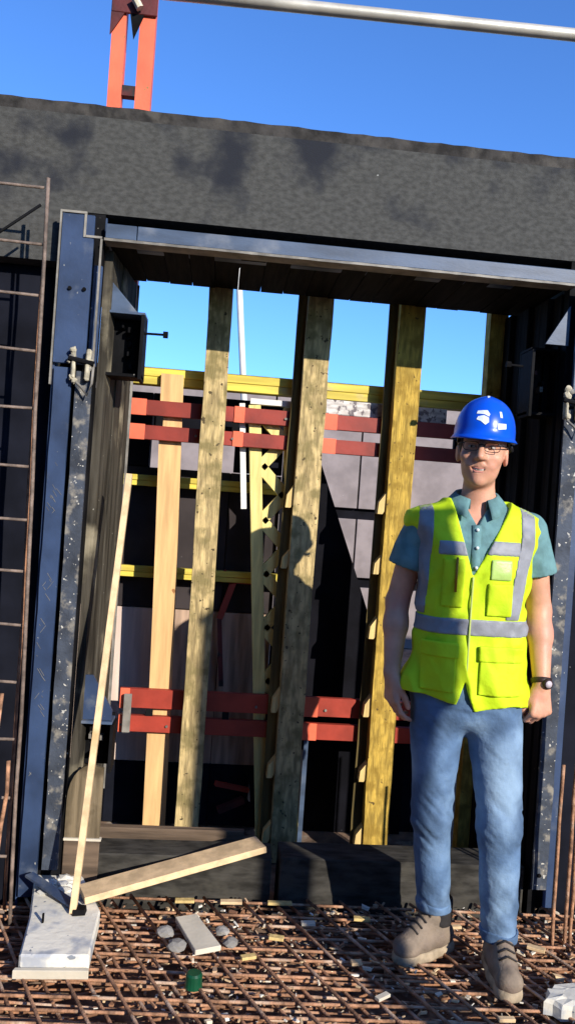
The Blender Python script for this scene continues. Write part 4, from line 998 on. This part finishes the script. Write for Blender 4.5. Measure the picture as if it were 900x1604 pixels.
def vest_vol(off, lo, hi, h=0.0045, clip=None):
    v = Vol(lo, hi, h); sl, X, Y, Z = v.grid()
    d = vest_fn(off)(X, Y, Z); c, hem, gap = vcut(X, Y, Z)
    d = np.maximum(d, np.maximum(Z - 1.535, hem)); d = np.maximum(d, -c); d = np.maximum(d, -gap); d = np.maximum(d, -arm_hole(X, Y, Z))
    if clip is not None: d = np.maximum(d, clip(X, Y, Z))
    v.a = d.astype(np.float32); return v
VLO, VHI = (-0.26, -0.19, 0.82), (0.26, 0.18, 1.56)
vest = vol_obj(vest_vol(0.0, VLO, VHI), 'vest', VEST, man)
def band(name, clip, mat, off=0.0035, label=None, h=0.0045, lo=VLO, hi=VHI):
    inner = vest_fn(off - 0.010)
    vol = vest_vol(off, lo, hi, h, lambda X, Y, Z: np.maximum(clip(X, Y, Z), -inner(X, Y, Z)))
    return vol_obj(vol, name, mat, vest, label, 0)
band('reflective_strip', lambda x, y, z: np.abs(z - (1.125 + 0.01 * x)) - 0.026 + 0 * y, REFL, 0.004, 'waist strip', lo=(-0.26, -0.19, 1.06), hi=(0.26, 0.18, 1.19))
def xs_l(z): return -0.176 - 0.010 * np.clip((1.45 - z) / 0.3, 0, 1)
def xs_r(z): return 0.150 - 0.040 * np.clip((1.40 - z) / 0.25, 0, 1)
band('reflective_strip', lambda x, y, z: np.maximum(np.abs(x - xs_l(z)) - 0.024 + 0 * y, np.maximum(1.153 - z, 0 * z - 1)), REFL, 0.0032, 'shoulder strip on the left of the picture', lo=(-0.25, -0.19, 1.12), hi=(-0.10, 0.18, 1.56))
band('reflective_strip', lambda x, y, z: np.maximum(np.abs(x - xs_r(z)) - 0.024 + 0 * y, np.maximum(1.153 - z, 0 * z - 1)), REFL, 0.0032, 'shoulder strip on the right of the picture', lo=(0.05, -0.19, 1.12), hi=(0.22, 0.18, 1.56))
band('reflective_strip', lambda x, y, z: np.maximum(np.abs(z - 1.372) - 0.023 + 0 * y, np.maximum(np.maximum(x + 0.04, y), -(x + 0.135))), REFL, 0.0030, 'chest strip on the left of the picture', lo=(-0.18, -0.19, 1.33), hi=(0.0, 0.02, 1.42))
band('reflective_strip', lambda x, y, z: np.maximum(np.abs(z - 1.380) - 0.023 + 0 * y, np.maximum(np.maximum(0.01 - x, y), x - 0.125)), REFL, 0.0030, 'chest strip on the right of the picture', lo=(0.0, -0.19, 1.33), hi=(0.18, 0.02, 1.43))
def pocket(x0, x1, z0, z1, off, mat=VEST, name='pocket', label=None):
    return band(name, lambda x, y, z: np.maximum(np.maximum(x0 - x, x - x1), np.maximum(np.maximum(z0 - z, z - z1), y + 0.01)), mat, off, label, lo=(x0 - 0.02, -0.19, z0 - 0.02), hi=(x1 + 0.02, 0.02, z1 + 0.02))
pocket(0.015, 0.150, 0.915, 1.045, 0.009); pocket(0.010, 0.155, 1.020, 1.070, 0.014, name='pocket_flap')
pocket(-0.165, -0.060, 0.915, 1.045, 0.009); pocket(-0.170, -0.055, 1.025, 1.075, 0.016, name='pocket_flap')
pocket(-0.118, -0.050, 1.185, 1.340, 0.008); pocket(0.025, 0.105, 1.165, 1.270, 0.008)
pocket(0.030, 0.098, 1.280, 1.345, 0.006, WINDOW, 'badge_window')
zp = MB()
for i in range(26):
    z = 0.985 + 0.30 * i / 25; a_ = np.interp(z, TZ, VA); b_ = np.interp(z, TZ, VB); cy = np.interp(z, TZ, TY)
    y = cy - b_ - 0.006; zp.v += [(ZX - 0.0035, y + 0.004, z), (ZX, y + 0.001, z), (ZX + 0.0035, y + 0.004, z)]
for i in range(25):
    for k in range(2): zp.f.append((i * 3 + k, i * 3 + k + 1, i * 3 + 4 + k, i * 3 + 3 + k))
o = zp.build('zip', ZIP, None, smooth=True); o.parent = vest; md = o.modifiers.new('thick', 'SOLIDIFY'); md.thickness = 0.003
ptube('pen', [(-0.078, front_y(-0.078, 1.30, 0.030), 1.345), (-0.078, front_y(-0.078, 1.25, 0.032), 1.235)], 0.004, PM('orange_brown_pen', (0.42, 0.20, 0.01), 0.5), vest)

# --- boots
def boot(side, fdir, name_label):
    f = Vector((*fdir, 0)).normalized(); l = Vector((-f.y, f.x, 0)); a = Vector(ANK[side]); g0 = Vector((a.x, a.y, 0))
    v = Vol(tuple(g0 + Vector((-0.25, -0.25, -0.03))), tuple(g0 + Vector((0.25, 0.25, 0.22))), 0.005)
    heel = g0 - f * 0.045; toe = g0 + f * 0.124
    v.cap(tuple(heel + Vector((0, 0, 0.040))), tuple(g0 + f * 0.06 + Vector((0, 0, 0.045))), 0.037, 0.042, 0.02)
    v.cap(tuple(g0 + f * 0.06 + Vector((0, 0, 0.042))), tuple(toe + Vector((0, 0, 0.036))), 0.042, 0.038, 0.02)
    v.ell(tuple(toe + Vector((0, 0, 0.032)) + f * 0.005), (0.043, 0.043, 0.033), 0.015)
    v.cap(tuple(g0 + Vector((0, 0, 0.06))), tuple(g0 - f * 0.012 + Vector((0, 0, 0.155))), 0.046, 0.044, 0.03)
    v.cap(tuple(g0 + f * 0.03 + Vector((0, 0, 0.11))), tuple(g0 + f * 0.09 + Vector((0, 0, 0.065))), 0.035, 0.030, 0.02)
    sl, X, Y, Z = v.grid(); v.a = np.maximum(v.a + 0.002 * vnoise(X * 40, Y * 40, Z * 40), 0.008 - Z)
    up = (X - g0.x) * f.x + (Y - g0.y) * f.y
    v.cap(tuple(g0 - f * 0.01 + Vector((0, 0, 0.14))), tuple(g0 - f * 0.012 + Vector((0, 0, 0.20))), 0.038, 0.039, 0, 's')
    bt_ = vol_obj(v, 'boot', LEATHER, man, name_label)
    s_ = Vol(tuple(g0 + Vector((-0.25, -0.25, -0.03))), tuple(g0 + Vector((0.25, 0.25, 0.07))), 0.005)
    s_.cap(tuple(heel), tuple(g0 + f * 0.05), 0.040, 0.044, 0.02); s_.cap(tuple(g0 + f * 0.05), tuple(toe + f * 0.004), 0.044, 0.045, 0.02)
    sl, X, Y, Z = s_.grid(); s_.a = np.maximum(s_.a, np.maximum(Z - 0.021, -0.012 - Z) + 0 * s_.a)
    vol_obj(s_, 'sole', SOLE, bt_, None, 0)
    cf = Vol(tuple(g0 + Vector((-0.1, -0.1, 0.08))), tuple(g0 + Vector((0.1, 0.1, 0.2))), 0.005)
    cf.cap(tuple(g0 - f * 0.008 + Vector((0, 0, 0.10))), tuple(g0 - f * 0.012 + Vector((0, 0, 0.16))), 0.0505, 0.0480, 0)
    sl, X, Y, Z = cf.grid(); cf.a = np.maximum(cf.a, np.maximum(Z - 0.176, 0.088 - Z) + 0 * cf.a)
    cf.cap(tuple(g0 + Vector((0, 0, 0.05))), tuple(g0 - f * 0.012 + Vector((0, 0, 0.25))), 0.042, 0.042, 0, 's')
    vol_obj(cf, 'cuff', DARKL, bt_)
    for k in range(4):
        c = g0 + f * (0.050 + 0.018 * k) + Vector((0, 0, 0.140 - 0.0150 * k))
        ptube('lace', [tuple(c - l * 0.028 + Vector((0, 0, -0.012))), tuple(c + Vector((0, 0, 0.004)) + f * 0.004), tuple(c + l * 0.028 + Vector((0, 0, -0.012)))], 0.0032, DARKL, bt_, 6)
boot(-1, (-0.80, -0.60), 'tan work boot turned out to the left of the picture')
boot(1, (0.06, -1.0), 'tan work boot pointing at the camera')

# --- hard hat
hel = MB(); nr, na = 14, 48
HA, HB, HH = 0.099, 0.124, 0.130
def dome(sx, sy, ph):
    """sx, sy: unit direction round the shell, ph: angle down from the crown"""
    r = max(0.0, math.sin(ph)) ** 0.90; z = max(0.0, math.cos(ph)) ** 0.90
    x = HA * r * sx; rg = 0.004 * math.exp(-(x / 0.022) ** 2) * z
    return Vector((x, HB * r * sy, 0.068 + HH * z + rg))
def hat_pt(i, k):
    th = 2 * math.pi * k / na; sx, sy = math.sin(th), -math.cos(th)      # k = 0 is the front
    if i <= nr - 3: return tuple(dome(sx, sy, (i / (nr - 3)) * R(90)))
    j_ = i - (nr - 3); fr = max(0, -sy) ** 2
    return ((HA + 0.003 * j_) * sx, (HB + 0.003 * j_ + fr * 0.008 * j_) * sy, 0.068 - 0.004 * j_ - fr * 0.001 * j_)
for i in range(nr + 1):
    for k in range(na): hel.v.append(hp(*[c + d for c, d in zip(hat_pt(i, k), (0, 0.012, 0.004))]))
for i in range(nr):
    for k in range(na):
        k2 = (k + 1) % na; hel.f.append((i * na + k, i * na + k2, (i + 1) * na + k2, (i + 1) * na + k))
hat = hel.build('hard_hat', HELM, None, smooth=True); hat.parent = man
md = hat.modifiers.new('thick', 'SOLIDIFY'); md.thickness = 0.004; md.offset = -1
def on_hat(u, w, off=0.0012):
    """u: sideways angle, w: angle down from the crown, on the front of the shell"""
    v = dome(math.sin(u), -math.cos(u), w); nrm = Vector((v.x / HA ** 2, v.y / HB ** 2, (v.z - 0.068) / HH ** 2)).normalized()
    v += nrm * off; return hp(v.x, v.y + 0.012, v.z + 0.004)
def decal(name, poly):
    c = np.mean(poly, 0); m = MB(); nn = len(poly)
    dens = []
    for i in range(nn):
        p, q = np.array(poly[i]), np.array(poly[(i + 1) % nn])
        for t in (0, 0.5): dens.append(p + (q - p) * t)
    m.v = [on_hat(R(c[0]), R(c[1]))] + [on_hat(R(p[0]), R(p[1])) for p in dens]
    n2 = len(dens); m.f = [(0, 1 + i, 1 + (i + 1) % n2) for i in range(n2)]
    o = m.build(name, WHITE, None); o.parent = hat; return o
# pale printed mark: a slanting swept shape of two joined strokes, with small marks beside it
decal('print_and_glint', [(-17, 58), (3, 57), (9, 63), (7, 67), (-2, 64), (-18, 63)])
decal('print_and_glint', [(-14, 67.5), (-3, 65.5), (7, 68.5), (8, 75), (2, 79), (-8, 74), (-16, 72)])
decal('print_and_glint', [(29, 56), (34, 56), (35, 66), (30, 66)])
decal('print_and_glint', [(25, 75), (43, 74), (43, 81), (26, 83)])
decal('print_and_glint', [(-8, 13), (10, 13), (6, 24), (-1, 27)])  # white glint on the crown, painted as a decal
# harness band under the shell
hb = MB(); 
for i in range(49):
    th = 2 * math.pi * i / 48; x, y = 0.086 * math.sin(th), -0.106 * math.cos(th) + 0.018
    hb.v += [hp(x, y, 0.078), hp(x, y, 0.048 if y > -0.01 else 0.068)]
for i in range(48): hb.f.append((i * 2, i * 2 + 1, i * 2 + 3, i * 2 + 2))
o = hb.build('headband', BLK, None, smooth=True); o.parent = hat; md = o.modifiers.new('thick', 'SOLIDIFY'); md.thickness = 0.003
ptube('side_lever', [hp(0.086, 0.05, 0.055), hp(0.092, 0.07, 0.040), hp(0.080, 0.09, 0.032)], 0.007, BLK, hat)

# --- glasses
gl = bpy.data.objects.new('glasses', None); COL.objects.link(gl); gl.parent = man
for sx in (-1, 1):
    pts = []
    for i in range(17):
        th = 2 * math.pi * i / 16; cx_, sz_ = math.cos(th), math.sin(th)
        x = 0.024 * math.copysign(abs(cx_) ** 0.6, cx_); z = 0.0145 * math.copysign(abs(sz_) ** 0.6, sz_)
        pts.append(hp(sx * 0.033 + x, -0.099 + abs(sx * 0.033 + x) * 0.16, 0.034 + z))
    ptube('rim', pts, 0.0013, BLK, gl, 6)
    ptube('temple', [hp(sx * 0.057, -0.090, 0.042), hp(sx * 0.076, -0.05, 0.042), hp(sx * 0.081, 0.01, 0.040), hp(sx * 0.082, 0.03, 0.028)], 0.0018, BLK, gl, 6)
ptube('bridge', [hp(-0.010, -0.0985, 0.038), hp(0, -0.100, 0.041), hp(0.010, -0.0985, 0.038)], 0.0017, BLK, gl, 6)

# --- watch
wt = bpy.data.objects.new('watch', None); COL.objects.link(wt); wt.parent = man
e, w = Vector(ELB[1]), Vector(WRI[1]); d = (w - e).normalized(); c = w - d * 0.012
a_ = d.cross(Vector((0, 1, 0))).normalized(); b_ = d.cross(a_)
m = MB(); nn = 24
for i in range(nn):
    th = 2 * math.pi * i / nn
    for r_, h_ in ((0.0305, -0.009), (0.0335, -0.008), (0.0335, 0.008), (0.0305, 0.009)):
        m.v.append(tuple(c + a_ * r_ * math.cos(th) + b_ * r_ * math.sin(th) + d * h_))
for i in range(nn):
    for k in range(4): m.f.append((i * 4 + k, i * 4 + (k + 1) % 4, ((i + 1) % nn) * 4 + (k + 1) % 4, ((i + 1) % nn) * 4 + k))
o = m.build('strap', WATCH, None, smooth=True); o.parent = wt
fd = Vector((0.35, -0.93, -0.05)).normalized(); ptube('case', [tuple(c + fd * 0.030), tuple(c + fd * 0.040)], 0.0165, WATCH, wt, 16); ptube('dial', [tuple(c + fd * 0.0401), tuple(c + fd * 0.0412)], 0.012, SILV, wt, 16)
